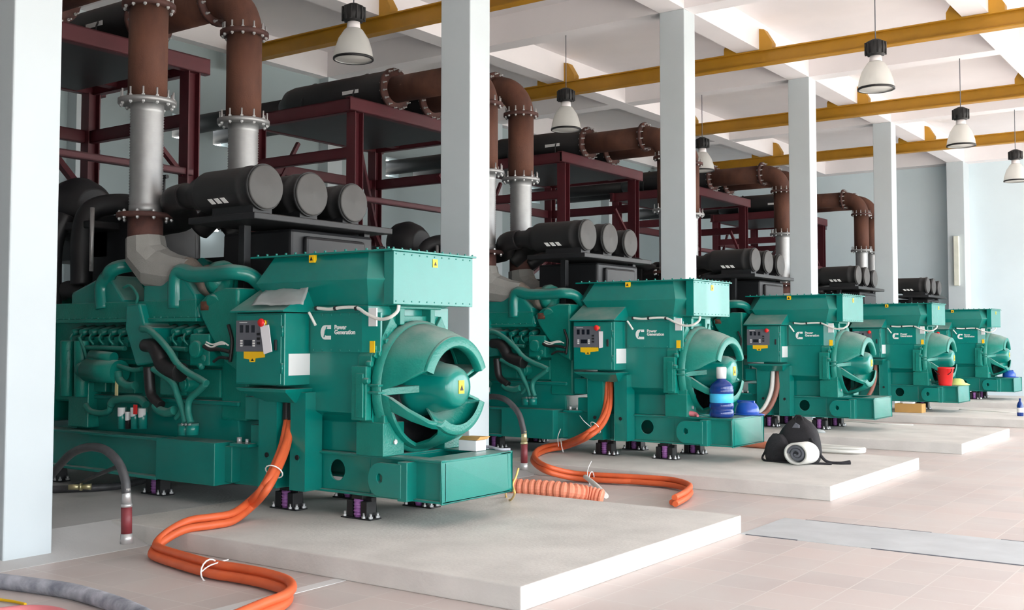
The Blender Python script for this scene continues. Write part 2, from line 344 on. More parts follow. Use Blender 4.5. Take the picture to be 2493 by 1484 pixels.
# sloping scoop between the hub and the lower lip
m = MB(); ring0 = [V((-5.86, YC+.20*math.cos(math.radians(a_)), 1.24+.20*math.sin(math.radians(a_)))) for a_ in range(232, 341, 9)]; ring1 = [V((-5.655, YC+.385*math.cos(math.radians(a_)), 1.24+.385*math.sin(math.radians(a_)))) for a_ in range(232, 341, 9)]
fr = ring0+ring1[::-1]; m.loft([fr, [p+V((-.02, 0, 0)) for p in fr]], caps=False); k = len(ring0)
for off in (0, -.02):
    for i in range(k-1): m.add([p+V((off, 0, 0)) for p in (ring0[i], ring0[i+1], ring1[i+1], ring1[i])], [(0, 1, 2, 3)], True)
m.build('air_scoop', GREENC, GEN)
m = MB(); m.lathe([(.27, -6.04), (.26, -5.97), (.235, -5.9), (.205, -5.8), (.185, -5.68), (.165, -5.63), (.145, -5.605), (.10, -5.592), (0, -5.588)], (0, YC, 1.24), 'x', 40)
hub = m.build('bearing_hub', GREEN, GEN)
m = MB(); m.box(-5.592, -5.584, YC-.035, YC+.035, 1.19, 1.30); m.build('warning_label', YLAB, hub)
m = MB(); m.prism([V((-5.584, YC-.022, 1.215)), V((-5.584, YC+.022, 1.215)), V((-5.584, YC, 1.262))], (.003, 0, 0)); m.build('label_symbol', BLACK, hub)
# black ring painted as the shade inside the fan housing
m = MB(); m.lathe([(.30, -6.035), (.525, -6.035), (.525, -6.028), (.30, -6.028), (.30, -6.035)], (0, YC, 1.24), 'x', 32); m.build('cowl_inner_shade', BLACK, GEN)
for a_, r0, r1, x1 in ((183, .18, .53, -5.84), (24, .16, .42, -5.69), (-18, .16, .40, -5.69)):
    c_, s_ = math.cos(math.radians(a_)), math.sin(math.radians(a_)); u = V((0, -s_, c_))*(.03 if a_ == 183 else .012)
    i0 = V((-6.02, YC+r0*c_, 1.24+r0*s_)); i1 = V((x1, YC+r0*c_, 1.24+r0*s_)); o1 = V((x1 if a_ < 100 else -5.99, YC+r1*c_, 1.24+r1*s_)); o0 = V((-6.03, YC+r1*c_, 1.24+r1*s_))
    MB().loft([[q-u for q in (i0, i1, o1, o0)], [q+u for q in (i0, i1, o1, o0)]]).build('web_rib', GREENC, GEN, bevel=.004)
# --- terminal box
def octo(x0, x1, y0, y1, c, z): return [V((x0+c, y0, z)), V((x1-c, y0, z)), V((x1, y0+c, z)), V((x1, y1-c, z)), V((x1-c, y1, z)), V((x0+c, y1, z)), V((x0, y1-c, z)), V((x0, y0+c, z))]
t = MB(); t.loft([octo(-7.50, -5.97, 6.62, my(6.62), .2, 1.92), octo(-7.54, -5.95, 6.505, my(6.505), .13, 2.13), octo(-7.50, -5.97, 6.62, my(6.62), .2, 2.36)])
tb = t.build('terminal_box', GREEN, GEN, bevel=.006)
t = MB(); t.box(-5.99, -5.885, 6.61, 7.66, 1.925, 2.357)
for y in [6.64+.098*k for k in range(11)]:
    for z in (1.95, 2.335): t.cyl((-5.887, y, z), (-5.879, y, z), .007, seg=6)
te = t.build('end_cover', GREEN, tb, bevel=.004)
t = MB(); t.box(-7.56, -5.86, 6.565, my(6.565), 2.358, 2.374); 
for k in range(14): t.cyl((-7.48+k*.12, 6.585, 2.374), (-7.48+k*.12, 6.585, 2.392), .011, seg=8)
for k in range(11): t.cyl((-5.88, 6.6+k*.105, 2.374), (-5.88, 6.6+k*.105, 2.388), .009, seg=8)
lid = t.build('lid', GREEN, tb, bevel=.003)
for (px, py) in ((761, 629),):
    q = aty(px, py, 6.58); t = MB(); t.box(q.x-.03, q.x+.03, q.y-.014, q.y+.02, q.z-.035, q.z+.035); t.build('warning_label', YLAB, tb)
    t = MB(); t.prism([V((q.x-.018, q.y-.015, q.z-.018)), V((q.x+.018, q.y-.015, q.z-.018)), V((q.x, q.y-.015, q.z+.015))], (0, -.002, 0)); t.build('label_symbol', BLACK, tb)
q = atx(1059, 641, -5.885); t = MB(); t.box(-5.886, -5.880, q.y-.032, q.y+.032, q.z-.035, q.z+.035); t.build('warning_label', YLAB, tb)
t = MB(); t.prism([V((-5.880, q.y-.018, q.z-.018)), V((-5.880, q.y+.018, q.z-.018)), V((-5.880, q.y, q.z+.015))], (.002, 0, 0)); t.build('label_symbol', BLACK, tb)
# --- control cabinet on its stand
CY = 6.31
c = MB(); c.box(-7.43, -6.83, CY, 6.66, 1.25, 1.86); cab = c.build('control_cabinet', GREEN, GEN, bevel=.008)
c = MB(); c.box(-7.415, -6.86, CY-.012, CY, 1.262, 1.845); c.build('cabinet_door', GREEN, cab, bevel=.004)
c = MB(); c.cyl((-6.85, CY-.005, 1.35), (-6.85, CY-.005, 1.44), .009); c.cyl((-6.85, CY-.005, 1.66), (-6.85, CY-.005, 1.75), .009); c.build('door_hinge', GREEN, cab)
FY = CY-.013
def onp(name, m, px0, py0, px1, py1, y=FY, th=.004): bb = MB(); bb.box(*pbx(px0, py0, px1, py1, y, th)); return bb.build(name, m, cab)
onp('control_panel', GREYP, 576, 780, 652, 856, th=.004)
onp('display', DARKP, 595, 827, 613, 841, FY-.004)
for px in (588, 618):
    for py in (829, 835, 841): onp('button', WHITE, px-2.5, py-2, px+2.5, py+2, FY-.004)
for k in range(3): onp('meter_strip', DARKP, 584+k*14, 791, 592+k*14, 809, FY-.004, .001)
onp('printed_line', WHITE, 583, 784, 602, 785.5, FY-.004, .001)
for k in range(3): onp('key_switch', BLACK, 627, 810+k*11, 633, 816+k*11, FY-.004, .01)
c = MB(); q = aty(645, 785, FY-.004); c.cyl(q, q+V((0, -.02, 0)), .024); c.build('switch_collar', YLAB, cab); c = MB(); c.cyl(q+V((0, -.02, 0)), q+V((0, -.032, 0)), .018); c.lathe([(.034, q.y-.032), (.036, q.y-.045), (.03, q.y-.056), (0, q.y-.058)], (q.x, 0, q.z), 'y', 20); c.build('stop_button', RED, cab)
yl = PX(FY-.001, (594, 855), (645, 854), (645, 869), (622, 872), (621, 881), (608, 881), (607, 874), (594, 872))
c = MB(); c.prism(yl, (0, -.003, 0)); c.build('warning_label', YLAB, cab)
q = PX(FY-.004, (611, 878), (618, 878), (614.5, 872)); c = MB(); c.prism(q, (0, -.002, 0)); c.build('label_symbol', BLACK, cab)
c = MB(); q = aty(673, 838, FY); c.box(q.x-.012, q.x+.012, q.y-.02, q.y, q.z-.05, q.z+.04); c.build('door_handle', BLACK, cab, bevel=.004)
A_ = atx(702, 914, -6.829); B_ = atx(755, 860, -6.829)
c = MB(); c.box(-6.83, -6.825, A_.y, B_.y, A_.z, B_.z); c.build('data_sticker', WLAB, cab)
c = MB(); c.prism([V((-7.47, y, z)) for y, z in ((6.265, 1.868), (6.265, 1.882), (6.60, 2.075), (6.68, 2.075), (6.68, 1.868))], (.67, 0, 0)); hood = c.build('cabinet_hood', GREEN, GEN, bevel=.004)
c = MB()
c.loft([[V((-7.42, 6.29, 1.222)), V((-6.79, 6.29, 1.222)), V((-6.79, 6.68, 1.222)), V((-7.42, 6.68, 1.222))], [V((-7.38, 6.30, 1.195)), V((-6.80, 6.30, 1.195)), V((-6.80, 6.68, 1.195)), V((-7.38, 6.68, 1.195))], [V((-7.22, 6.46, 1.10)), V((-6.86, 6.46, 1.10)), V((-6.86, 6.68, 1.10)), V((-7.22, 6.68, 1.10))]])
c.build('cable_entry_tray', GREEN, GEN, bevel=.004)
for x0, x1 in ((-7.33, -7.10), (-6.93, -6.75)):
    c = MB(); c.box(x0, x1, 6.48, 6.50, .36, 1.19); c.box(x1-.02, x1, 6.48, 6.68, .36, 1.19); c.box(x0, x0+.02, 6.48, 6.68, .36, 1.19); c.cyl(((x0+x1)/2, 6.478, .62), ((x0+x1)/2, 6.483, .62), .02, seg=16)
    st = c.build('stand_post', GREEN, GEN, bevel=.004)
    h_ = MB(); h_.cyl(((x0+x1)/2, 6.470, .64), ((x0+x1)/2, 6.4795, .64), .022, seg=16); h_.build('hole_dark_disc', BLACK, st)  # black disc stands in for the dark inside a hole
c = MB(); c.box(-7.55, -7.34, 6.52, 6.68, .93, 1.13); c.box(-7.52, -7.36, 6.56, 6.68, .70, .88); c.box(-7.62, -7.5, 6.60, 6.68, .95, 1.2); c.build('stand_bracket', GREEN, GEN, bevel=.005)
c = MB(); c.cyl((-7.60, 6.5, .715), (-7.60, 6.5, .77), .022); c.cyl((-7.50, 6.5, .715), (-7.50, 6.5, .76), .015); c.build('levelling_bolt', ZINC, GEN); MB().box(-7.68, -7.44, 6.46, 6.6, .69, .717).build('bolt_shelf', GREEN, GEN)
# white cable looping under the terminal box
wc = PX(6.54, (768, 749), (800, 752), (835, 748), (868, 749), (895, 763), (925, 776), (950, 773), (966, 758), (970, 742))
for i_, q in enumerate(wc): q.y = 6.545 - (.02 if 3 < i_ < 7 else 0)
wcab = MB().tube(wc, .014).build('white_lead', WCABLE, GEN)
c = MB()
for px in (771, 817, 868): q = aty(px, 750, 6.545); c.cyl(q+V((-.012, 0, -.002)), q+V((.012, 0, .002)), .019, seg=14)
c.build('cable_tie', BLACK, wcab)
c = MB(); q = aty(906, 770, 6.57); c.box(q.x-.035, q.x+.05, 6.565, 6.58, q.z-.08, q.z+.07); c.build('paper_label', WLAB, GEN)
c = MB(); c.tube(PX(6.52, (752, 760), (760, 775), (768, 791)), .012); c.build('lead_end', WCABLE, GEN)
# --- air filters on their tray
c = MB(); c.box(-8.2, -7.30, 6.38, 8.18, 2.69, 2.75); tray = c.build('filter_tray', BLACK, GEN, bevel=.008)
for k, (y, z, r) in enumerate(((6.56, 2.99, .205), (7.12, 2.985, .205), (7.68, 2.96, .19))):
    c = MB(); c.lathe([(.11, -8.55), (.115, -8.32), (.15, -8.26), (.16, -8.17), (r*.9, -8.15), (r*.97, -8.10), (r*.97, -7.56), (r, -7.55), (r, -7.51), (r*.97, -7.50), (r*.97, -7.40), (r*1.02, -7.395), (r*1.02, -7.37)], (0, y, z), 'x', 36)
    fl = c.build('air_filter', BLACKF, GEN)
    d_ = MB(); d_.lathe([(r*.96, -7.372), (r*.96, -7.352), (r*.9, -7.348), (.035, -7.348), (.02, -7.343), (0, -7.343)], (0, y, z), 'x', 36); d_.build('filter_cap', GREYCAP, fl)
    d_ = MB(); d_.box(-7.95, -7.40, y-.11, y+.11, 2.75, 2.83); d_.build('filter_saddle', BLACK, fl)
    if k == 0:
        for j in range(3):
            xx = -7.93+j*.085; d_ = MB(); rr = r*.975
            P_ = [V((xx+dx, y-rr*math.cos(t_), z-rr*math.sin(t_))) for dx, t_ in ((0, .45), (.055, .45), (.085, .72), (.03, .72))]
            d_.prism(P_, (0, -.004, -.002)); d_.build('filter_mark', WHITE, fl)
c = MB(); c.tube([(-8.45, 6.56, 2.99), (-8.7, 6.6, 2.96), (-9.0, 6.95, 2.86), (-9.5, 7.05, 2.84), (-9.9, 7.05, 2.8)], .13, 18); c.tube([(-8.45, 7.12, 2.98), (-8.75, 7.15, 2.9), (-8.95, 7.1, 2.75)], .12, 16); c.tube([(-8.45, 7.68, 2.96), (-8.7, 7.6, 2.9), (-8.9, 7.4, 2.7)], .11, 16); c.build('intake_duct', RUBBER, GEN)
for x, y in ((-7.84, 6.74), (-7.52, 8.0), (-8.14, 8.0)):
    c = MB(); c.box(x-.04, x+.04, y-.04, y+.04, 1.8 if y < 7 else .36, 2.69); c.build('tray_post', BLACK, GEN, bevel=.004)
c = MB(); c.box(-8.4, -7.45, 6.95, 8.05, 1.72, 2.66); c.box(-7.46, -7.40, 7.1, 7.9, 1.9, 2.6); c.box(-8.0, -7.56, 6.62, 7.62, 1.3, 2.0); c.build('coupling_housing', BLACK, GEN, bevel=.03)
# --- the engine
EY = 6.45
c = MB(); c.box(-10.75, -7.95, 6.66, my(6.66), .98, 1.83); c.box(-10.5, -8.1, 6.80, my(6.80), 1.83, 2.2)
eng = c.build('engine_block', GREENC, GEN, bevel=.02)
c = MB(); c.prism([V((-10.3, y, z)) for y, z in ((6.60, 1.06), (6.64, .70), (my(6.64), .70), (my(6.60), 1.06))], (2.55, 0, 0)); c.box(-10.35, -7.7, 6.57, my(6.57), 1.03, 1.075); c.build('oil_pan', GREEN, GEN, bevel=.015)
c = MB()                                                       # long manifold rail with its bolted lip, both banks
for f in (lambda y: y, my):
    def bx(x0, x1, y0, y1, z0, z1): c.box(x0, x1, min(f(y0), f(y1)), max(f(y0), f(y1)), z0, z1)
    bx(-10.4, -8.15, 6.44, 6.9, 1.835, 2.0); bx(-10.42, -8.12, 6.42, 6.7, 1.80, 1.835)
    for k in range(22): c.cyl((-10.35+k*.1, f(6.435), 1.835), (-10.35+k*.1, f(6.435), 1.85), .012, seg=6)
c.build('manifold_rail', GREENC, GEN, bevel=.008)
def chest(poly, nm='aftercooler_chest'):
    for f in (lambda y: y, my):
        m = MB(); pts = PX(EY, *poly)
        P0 = [V((q.x, f(EY), q.z)) for q in pts]; m.prism(P0, (0, f(6.8)-f(EY), 0)); m.build(nm, GREEN, GEN, bevel=.03, seg=3)
chest([(172, 775), (172, 712), (228, 682), (262, 668), (300, 730), (306, 775)])
chest([(346, 775), (348, 694), (420, 646), (452, 680), (474, 715), (486, 775)])
for f in (lambda y: y, my):
    for pts in ([(253, 752), (250, 700), (262, 675), (290, 650), (312, 630)], [(430, 750), (430, 690), (440, 662), (470, 668), (520, 667), (568, 662)]):
        q = PX(EY+.02, *pts); q = [V((p.x, f(p.y), p.z)) for p in q]
        if pts[0][0] == 253: q[-1].y = f(6.9)
        else: q.append(q[-1]+V((.10, f(6.58)-f(6.47), -.03))); q.append(q[-1]+V((.05, f(6.66)-f(6.55), -.10)))
        MB().tube(q, [.08, .078, .075, .07, .066], 18).build('crossover_pipe', GREEN, GEN)
c = MB()
for f in (lambda y: y, my):
    q = PX(6.42, (480, 742), (500, 718), (545, 700), (578, 700), (578, 905), (545, 880), (510, 815), (490, 775)); c.prism([V((p.x, f(6.42), p.z)) for p in q], (0, f(6.9)-f(6.42), 0))
c.box(-7.98, -7.62, 6.60, my(6.60), .9, 1.9)
c.build('flywheel_housing', GREENC, GEN, bevel=.025)
c = MB(); q = PX(6.36, (306, 742), (338, 738), (350, 790), (373, 797), (374, 884), (330, 890), (318, 850), (304, 800)); c.prism(q, (0, .3, 0)); c.build('pump_bracket', GREEN, GEN, bevel=.02)
c = MB()                                                       # injectors and rocker row under the rail
random.seed(3)
for k in range(13):
    x = -10.2+k*.165
    if -9.25 < x < -8.75:
        if c.v: c.build('injector_row', GREENC, GEN); c = MB()
        continue
    c.cyl((x, 6.66, 1.74), (x, 6.50, 1.70), .045, .035, seg=12); c.cyl((x+.06, 6.66, 1.66), (x+.07, 6.52, 1.63), .03, seg=10); c.tube([(x, 6.52, 1.70), (x+.03, 6.47, 1.64), (x+.06, 6.5, 1.58)], .012, 8)
    c.box(x-.06, x+.06, 6.55, 6.68, 1.56, 1.63)
c.build('injector_row', GREENC, GEN)
MB().tube(PX(6.46, (185, 846), (245, 846), (305, 848)), .022, 10).build('fuel_rail', GREENH, GEN); MB().tube(PX(6.46, (385, 848), (420, 848), (455, 850)), .022, 10).build('fuel_rail', GREENH, GEN)
# lower side: starter motor, filters, pipes, covers
c = MB(); a_ = aty(215, 900, 6.42); b_ = aty(292, 905, 6.42); c.cyl(a_, b_, .115, seg=24); c.cyl(a_+V((-.12, 0, 0)), a_, .075, .1); c.cyl(a_+V((.05, 0, .15)), b_+V((-.1, 0, .14)), .05); c.build('starter_motor', GREENC, GEN)
c = MB()
for x in (-9.9, -9.42, -8.55, -8.15): c.box(x-.19, x+.19, 6.57, 6.68, 1.10, 1.36)
c.box(-10.3, -7.95, 6.585, 6.68, 1.385, 1.44)
for px in (166, 200): q = aty(px, 860, 6.47); c.cyl((q.x, 6.47, 1.05), (q.x, 6.47, 1.62), .07, .08)
q = aty(185, 985, 6.5); c.box(q.x-.14, q.x+.2, 6.5, 6.66, .74, 1.2)
q = aty(420, 930, 6.5); c.box(q.x-.15, q.x+.12, 6.47, 6.66, q.z-.12, q.z+.13)
q = aty(458, 935, 6.5); c.cyl((q.x, 6.62, q.z), (q.x, 6.45, q.z), .075); c.cyl((q.x, 6.46, q.z), (q.x, 6.43, q.z), .05)
c.build('crankcase_cover', GREENC, GEN, bevel=.012)
c = MB(); q = aty(490, 855, 6.45); c.box(q.x-.13, q.x+.14, 6.42, 6.66, q.z-.13, q.z+.16); c.cyl((q.x-.02, 6.44, q.z+.02), (q.x-.02, 6.38, q.z+.02), .08); c.cyl((q.x+.08, 6.43, q.z-.06), (q.x+.08, 6.40, q.z-.06), .03); c.cyl((q.x-.12, 6.5, q.z-.1), (q.x+.05, 6.42, q.z-.14), .03)
fp = c.build('fuel_pump', GREENC, GEN, bevel=.015)
c = MB(); c.tube(PX(6.38, (500, 838), (515, 845), (530, 838), (548, 836)), .011, 8); c.tube(PX(6.38, (502, 832), (518, 838), (540, 832), (556, 840)), .008, 8); c.build('lead_loom', WCABLE, fp)
c = MB(); c.tube(PX(6.37, (496, 842), (510, 850), (535, 850), (560, 856)), .018, 8); c.tube(PX(6.37, (520, 880), (535, 870), (556, 872)), .014, 8); c.tube(PX(6.37, (556, 790), (565, 830), (560, 880)), .016, 8); c.build('black_loom', RUBBER, fp)
c = MB(); c.tube(PX(6.33, (352, 840), (374, 843), (388, 862), (396, 884), (412, 897), (440, 906)), [.06, .072, .078, .075, .08, .09], 16); c.tube(PX(6.30, (362, 893), (364, 930), (368, 958), (380, 975), (392, 986)), [.05, .05, .048, .045, .045], 14); c.build('black_coolant_hose', RUBBER, GEN)
def gh(pts, r, y=6.30): MB().tube(PX(y, *pts), r, 14).build('green_hose', GREENH, GEN)
gh([(345, 800), (362, 803), (388, 825), (415, 858), (432, 885), (460, 908), (482, 920), (503, 933)], .032)
gh([(372, 897), (395, 912), (420, 932), (432, 962), (444, 995), (452, 1028)], .03)
gh([(500, 934), (485, 950), (462, 972), (458, 1000), (464, 1028)], .03)
gh([(378, 985), (388, 998), (408, 1004), (425, 998)], .042)
gh([(443, 990), (438, 1005), (428, 1018)], .022)
gh([(215, 868), (240, 880), (280, 888), (325, 900), (345, 897)], .022, 6.40)
gh([(287, 905), (292, 925), (310, 938), (330, 938)], .04, 6.40)
gh([(270, 985), (280, 974), (310, 970), (340, 972), (355, 985)], .04, 6.42)
gh([(208, 985), (220, 1000), (245, 1005), (265, 1000), (270, 985)], .03, 6.42)
gh([(192, 820), (205, 850), (212, 872), (225, 880)], .014, 6.42)
gh([(300, 700), (318, 695), (335, 720), (330, 742)], .014, 6.42)
c = MB(); c.cyl(*PX(6.40, (452, 1030), (452, 1058)), .07); c.cyl(*PX(6.40, (468, 1030), (468, 1058)), .06); c.build('hose_manifold', GREEN, GEN)
c = MB()
for px in (447, 455, 464): q = aty(px, 1032, 6.34); c.cyl(q, q+V((0, -.02, 0)), .013, seg=8)
c.build('hose_clip', ZINC, GEN)
for px, pt, mm in ((298, 990, GREEN), (329, 990, GREEN), (348, 992, GREEN), (313, 1000, BLACK)):
    q0 = aty(px, pt, 6.42); q1 = aty(px, 1043, 6.42); fo = MB().cyl(q0, q1, .042 if mm is GREEN else .03, seg=20).build('spin_on_filter', mm, GEN)
    la = MB(); la.lathe([(.0425 if mm is GREEN else .031, q0.z-.09), (.0435 if mm is GREEN else .032, q0.z-.085), (.0435 if mm is GREEN else .032, q0.z-.01), (.0425 if mm is GREEN else .031, q0.z-.005)], (q0.x, q0.y, 0), 'z', 20, PI, 2*PI, caps=False); la.build('filter_label', WLAB, fo)
    if px == 348: q = q0+V((-.05, -.04, .0)); r_ = MB(); r_.box(q.x-.03, q.x+.02, q.y-.01, q.y, q.z-.06, q.z+.03); r_.build('red_tag', RED, fo)
c = MB(); q = aty(285, 942, 6.38); c.box(q.x-.02, q.x+.02, 6.37, 6.38, q.z-.08, q.z+.07); c.build('hanging_tag', mat('faded_tag', srgb(216, 206, 150), .8), GEN)
# turbochargers and lagged exhaust elbows on top
for f, ye in ((lambda y: y, 6.50), (lambda y: y, 7.70)):
    yb = 6.62 if ye < 7 else 7.60
    c = MB(); c.tube([(-8.50, yb, 2.26), (-8.42, yb, 2.24), (-8.32, yb, 2.2), (-8.14, yb, 2.18)], [.16, .13, .10, .10], 18); c.cyl((-8.18, yb, 2.18), (-8.06, yb, 2.18), .155, seg=26); tu = c.build('turbocharger', TURBO, GEN)
    c = MB(); c.lathe([(.10, -8.06), (.17, -8.05), (.175, -7.98), (.15, -7.92), (.09, -7.9), (0, -7.9)], (0, yb, 2.19), 'x', 28); c.tube([(-7.96, yb, 2.32), (-7.93, yb-.02, 2.15), (-7.9, yb-.1, 2.02), (-7.88, yb-.2, 1.96)], .075, 14); c.build('compressor_housing', GREENC, tu)
    c = MB(); c.cyl((-8.0, yb-.12, 1.9), (-8.0, yb-.12, 1.98), .1); c.build('copper_gasket', RUST, tu)
c = MB(); q = PX(6.55, (150, 700), (215, 690), (300, 740)); c.tube([(-10.6, 6.6, 2.12), (-10.4, 6.6, 2.16), (-10.2, 6.62, 2.1)], .09, 14); c.build('grey_elbow', BLACKF, GEN)
# black pipework and housings at the free end; last box stands in for shade
c = MB(); c.lathe([(.05, -10.95), (.34, -10.93), (.36, -10.75), (.30, -10.6), (.22, -10.5)], (0, 6.95, 3.05), 'x', 28); c.box(-11.5, -10.2, 6.9, 7.6, 2.5, 2.8); c.box(-11.2, -10.0, 6.55, 7.9, 2.78, 2.86); c.box(-10.6, -9.75, 6.9, 7.7, 2.2, 2.95)
c.tube([(-10.2, 6.6, 2.2), (-10.2, 6.6, 2.75), (-10.15, 6.7, 3.0), (-9.9, 6.95, 3.05), (-9.6, 7.1, 2.9)], .11, 16); c.tube([(-10.55, 6.5, 1.9), (-10.55, 6.5, 2.6), (-10.5, 6.6, 2.95)], .09, 16)
c.tube([(-9.85, 7.7, 2.0), (-9.85, 7.7, 2.8), (-9.8, 7.55, 3.0), (-9.5, 7.4, 2.95)], .1, 16); c.cyl((-10.9, 6.42, 2.1), (-10.9, 6.42, 3.0), .1); c.box(-10.5, -9.7, 7.2, 7.9, 2.9, 3.05); c.box(-10.9, -8.45, 7.50, 8.0, 1.8, 2.5)
c.build('pipework_and_shade', BLACK, GEN, bevel=.015)
c = MB(); c.box(-11.35, -10.85, 6.45, my(6.45), .75, 2.2); c.build('front_gear_case', GREENC, GEN, bevel=.04)
q0 = aty(225, 505, 6.45); q1 = aty(222, 660, 6.45); MB().cyl(q0, q1, .022, seg=10).build('steel_rod', STEEL, GEN)
c = MB(); q = aty(398, 452, 6.9); c.cyl(q+V((0, 0, -.15)), q+V((0, 0, .1)), .02); c.cyl(q+V((-.06, 0, .09)), q+V((.06, 0, .09)), .02); c.build('vent_valve', BLACK, GEN)

# ---- copies down the hall
GLABEL = ['second generator from the front, with a blue water bottle standing on its base end', 'third generator from the front, on the plinth behind the black backpack', 'fourth generator from the front, with a red bucket on its base end', 'farthest generator, with a blue helmet on its base end by the back of the hall']
GENS = [GEN]
for i in range(4):
    g = copy_tree(GEN, (0, PITCH*(i+1), 0)); g['label'] = GLABEL[i]; GENS.append(g)
# ------------------------------------------------------------------ the hall
CONCW = mat('bare_concrete_wall', srgb(120,118,115), .9, var=.1, vscale=1.2)  # unseen walls, made dark to hold back bounced light
XB, XR, YN, YF = -15.6, 3.4, -3.2, 33.95
SOF, SLAB = 6.817, 7.32
st = lambda b, n, m, **k: struct(b.build(n, m, **k))
st(MB().box(XB, XR+.4, YN, YF, -.12, 0), 'floor', TILE)
st(MB().box(-60, -15.95, -40, 80, -.3, -.12).box(XR+.4, 70, -40, 80, -.3, -.03), 'trim_1', GROUND)
# raised concrete floor behind the column line with its sloping edge, and the generator plinths
m = MB(); m.box(XB, -7.95, YN, YF, 0, .149)
m.prism([V((-7.95, YN, 0)), V((-7.42, YN, 0)), V((-7.42, YN, .004)), V((-7.95, YN, .149))], (0, YF-YN, 0))
st(m, 'floor_apron', CONCD)
for i in range(5):
    y0 = 5.4426+i*PITCH
    m = MB(); m.box(-7.93, -3.807, y0, y0+3.26, 0, .15); st(m, 'floor_plinth', CONC, bevel=.008)
m = MB()
y0 = 8.66; m.box(-3.8, XR+.35, y0, y0+1.0, .0, .004)
st(m, 'floor_trench_cover', mat('trench_cover_concrete', srgb(186,188,190), .8, var=.08))
m = MB()
for y0 in (8.66,):
    for yy, xa, xb in ((y0, -3.75, -3.3), (y0, -2.7, XR+.3), (y0+1.0, -3.6, -2.5), (y0+1.0, -1.95, -1.3)): m.box(xa, xb, yy-.006, yy+.006, .0, .006)
st(m, 'trim_4', GREYP)
m = MB(); m.box(-5.36, -5.26, 3.2, 5.44, 0, .003); st(m, 'trim_3', WLAB)
# ceiling slab and beam grid
CYS = [4.31+PITCH*i for i in range(-1, 5)]
st(MB().box(XB-.3, XR+.4, YN, YF+.2, SLAB, SLAB+.15), 'ceiling', CEILP)
m = MB()
for x0, x1 in ((-12.12, -11.72), (-8.0, -7.566), (-4.12, -3.72), (XR-.05, XR+.38), (XB, XB+.22)): m.box(x0, x1, YN, YF, SOF, SLAB+.02)
st(m, 'ceiling_beam', CEILP)
m = MB()
for y in CYS+[33.5]: m.box(XB, XR+.3, y, y+.384 if y < 33 else YF, SOF+.003, SLAB+.02)
st(m, 'ceiling_beam', CEILP)
for y in CYS:
    if y < 0: continue
    st(MB().box(-8.0, -7.566, y, y+.384, 0, SOF+.002), 'column', PAINT, bevel=.012)
st(MB().box(-8.03, -7.545, 33.3, 33.96, 0, SOF+.002), 'column', PAINT, bevel=.012)
# back wall, with an opening round each exhaust outlet
m = MB(); ys = sorted([c+PITCH*i for i in range(5) for c in (6.50, 7.70 if not i else 7.38)]); hw = .21; z0, z1 = 5.32-hw, 5.32+hw
m.box(XB-.3, XB, YN, YF, 0, z0); m.box(XB-.3, XB, YN, YF, z1, SLAB); prev = YN
for y in ys: m.box(XB-.3, XB, prev, y-hw, z0, z1); prev = y+hw
m.box(XB-.3, XB, prev, YF, z0, z1); st(m, 'wall_back', WALLP)
m = MB()
for y in CYS: m.box(XB, XB+.25, y, y+.40, 0, SOF)
st(m, 'trim_2', PAINT)
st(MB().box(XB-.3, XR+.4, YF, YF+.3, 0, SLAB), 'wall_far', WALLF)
st(MB().box(XB-.3, -.6, YN-.3, YN, 0, SLAB).box(-.6, XR+.4, YN-.3, YN, 3.6, SLAB), 'wall_near', CONCW)
m = MB()                                               # open side: piers between tall roller-door openings
for y in [4.31+PITCH*i for i in range(-1, 6)]: m.box(XR, XR+.36, y-.02, y+.40, 0, SLAB)
m.box(XR, XR+.36, YN, -1.15, 0, SLAB); m.box(XR, XR+.36, -1.2, 4.3, 3.6, SLAB); m.box(XR, XR+.36, 4.3, 20.8, 4.3, SLAB); m.box(XR, XR+.36, 20.8, 26.3, 5.5, SLAB); m.box(XR, XR+.36, 26.3, YF, 6.4, SLAB); st(m, 'wall_right', CONCW)
# yellow crane rails with gusset brackets on the beams
RLAB = ['nearest yellow crane rail, crossing behind the rusty exhaust riser of the front generator', 'yellow crane rail second from the front, passing behind the hanging lamp nearest the top right', 'third yellow crane rail from the front', 'farthest yellow crane rail, close to the far wall']
for i in range(1, 5):
    y = 7.38+PITCH*i; r = thing('crane_rail', RLAB[i-1], 'rail', (-7, y, 6.56), 'yellow crane rails under the ceiling')
    b = MB(); b.box(-15.3, XR, y-.09, y+.09, 6.545, 6.565); b.box(-15.3, XR, y-.09, y+.09, 6.79, 6.812); b.box(-15.3, XR, y-.012, y+.012, 6.56, 6.8); b.build('i_beam', YELLOW, r)
    MB().box(-15.36, -15.28, y-.13, y+.13, 6.46, 6.9).build('end_plate', YELLOW, r)
    for x0, x1 in ((-12.12, -11.72), (-8.0, -7.566), (-4.12, -3.72)):
        for sx, xx in ((1, x1), (-1, x0)):
            b = MB(); P_ = [(0, 6.812), (.24*sx, 6.812), (.24*sx, 6.92), (.09*sx, 7.17), (0, 7.19)]
            b.prism([V((xx+sx*.003+p[0], y-.09, p[1])) for p in P_], (0, .18, 0)); b.build('gusset_bracket', YELLOW, r)
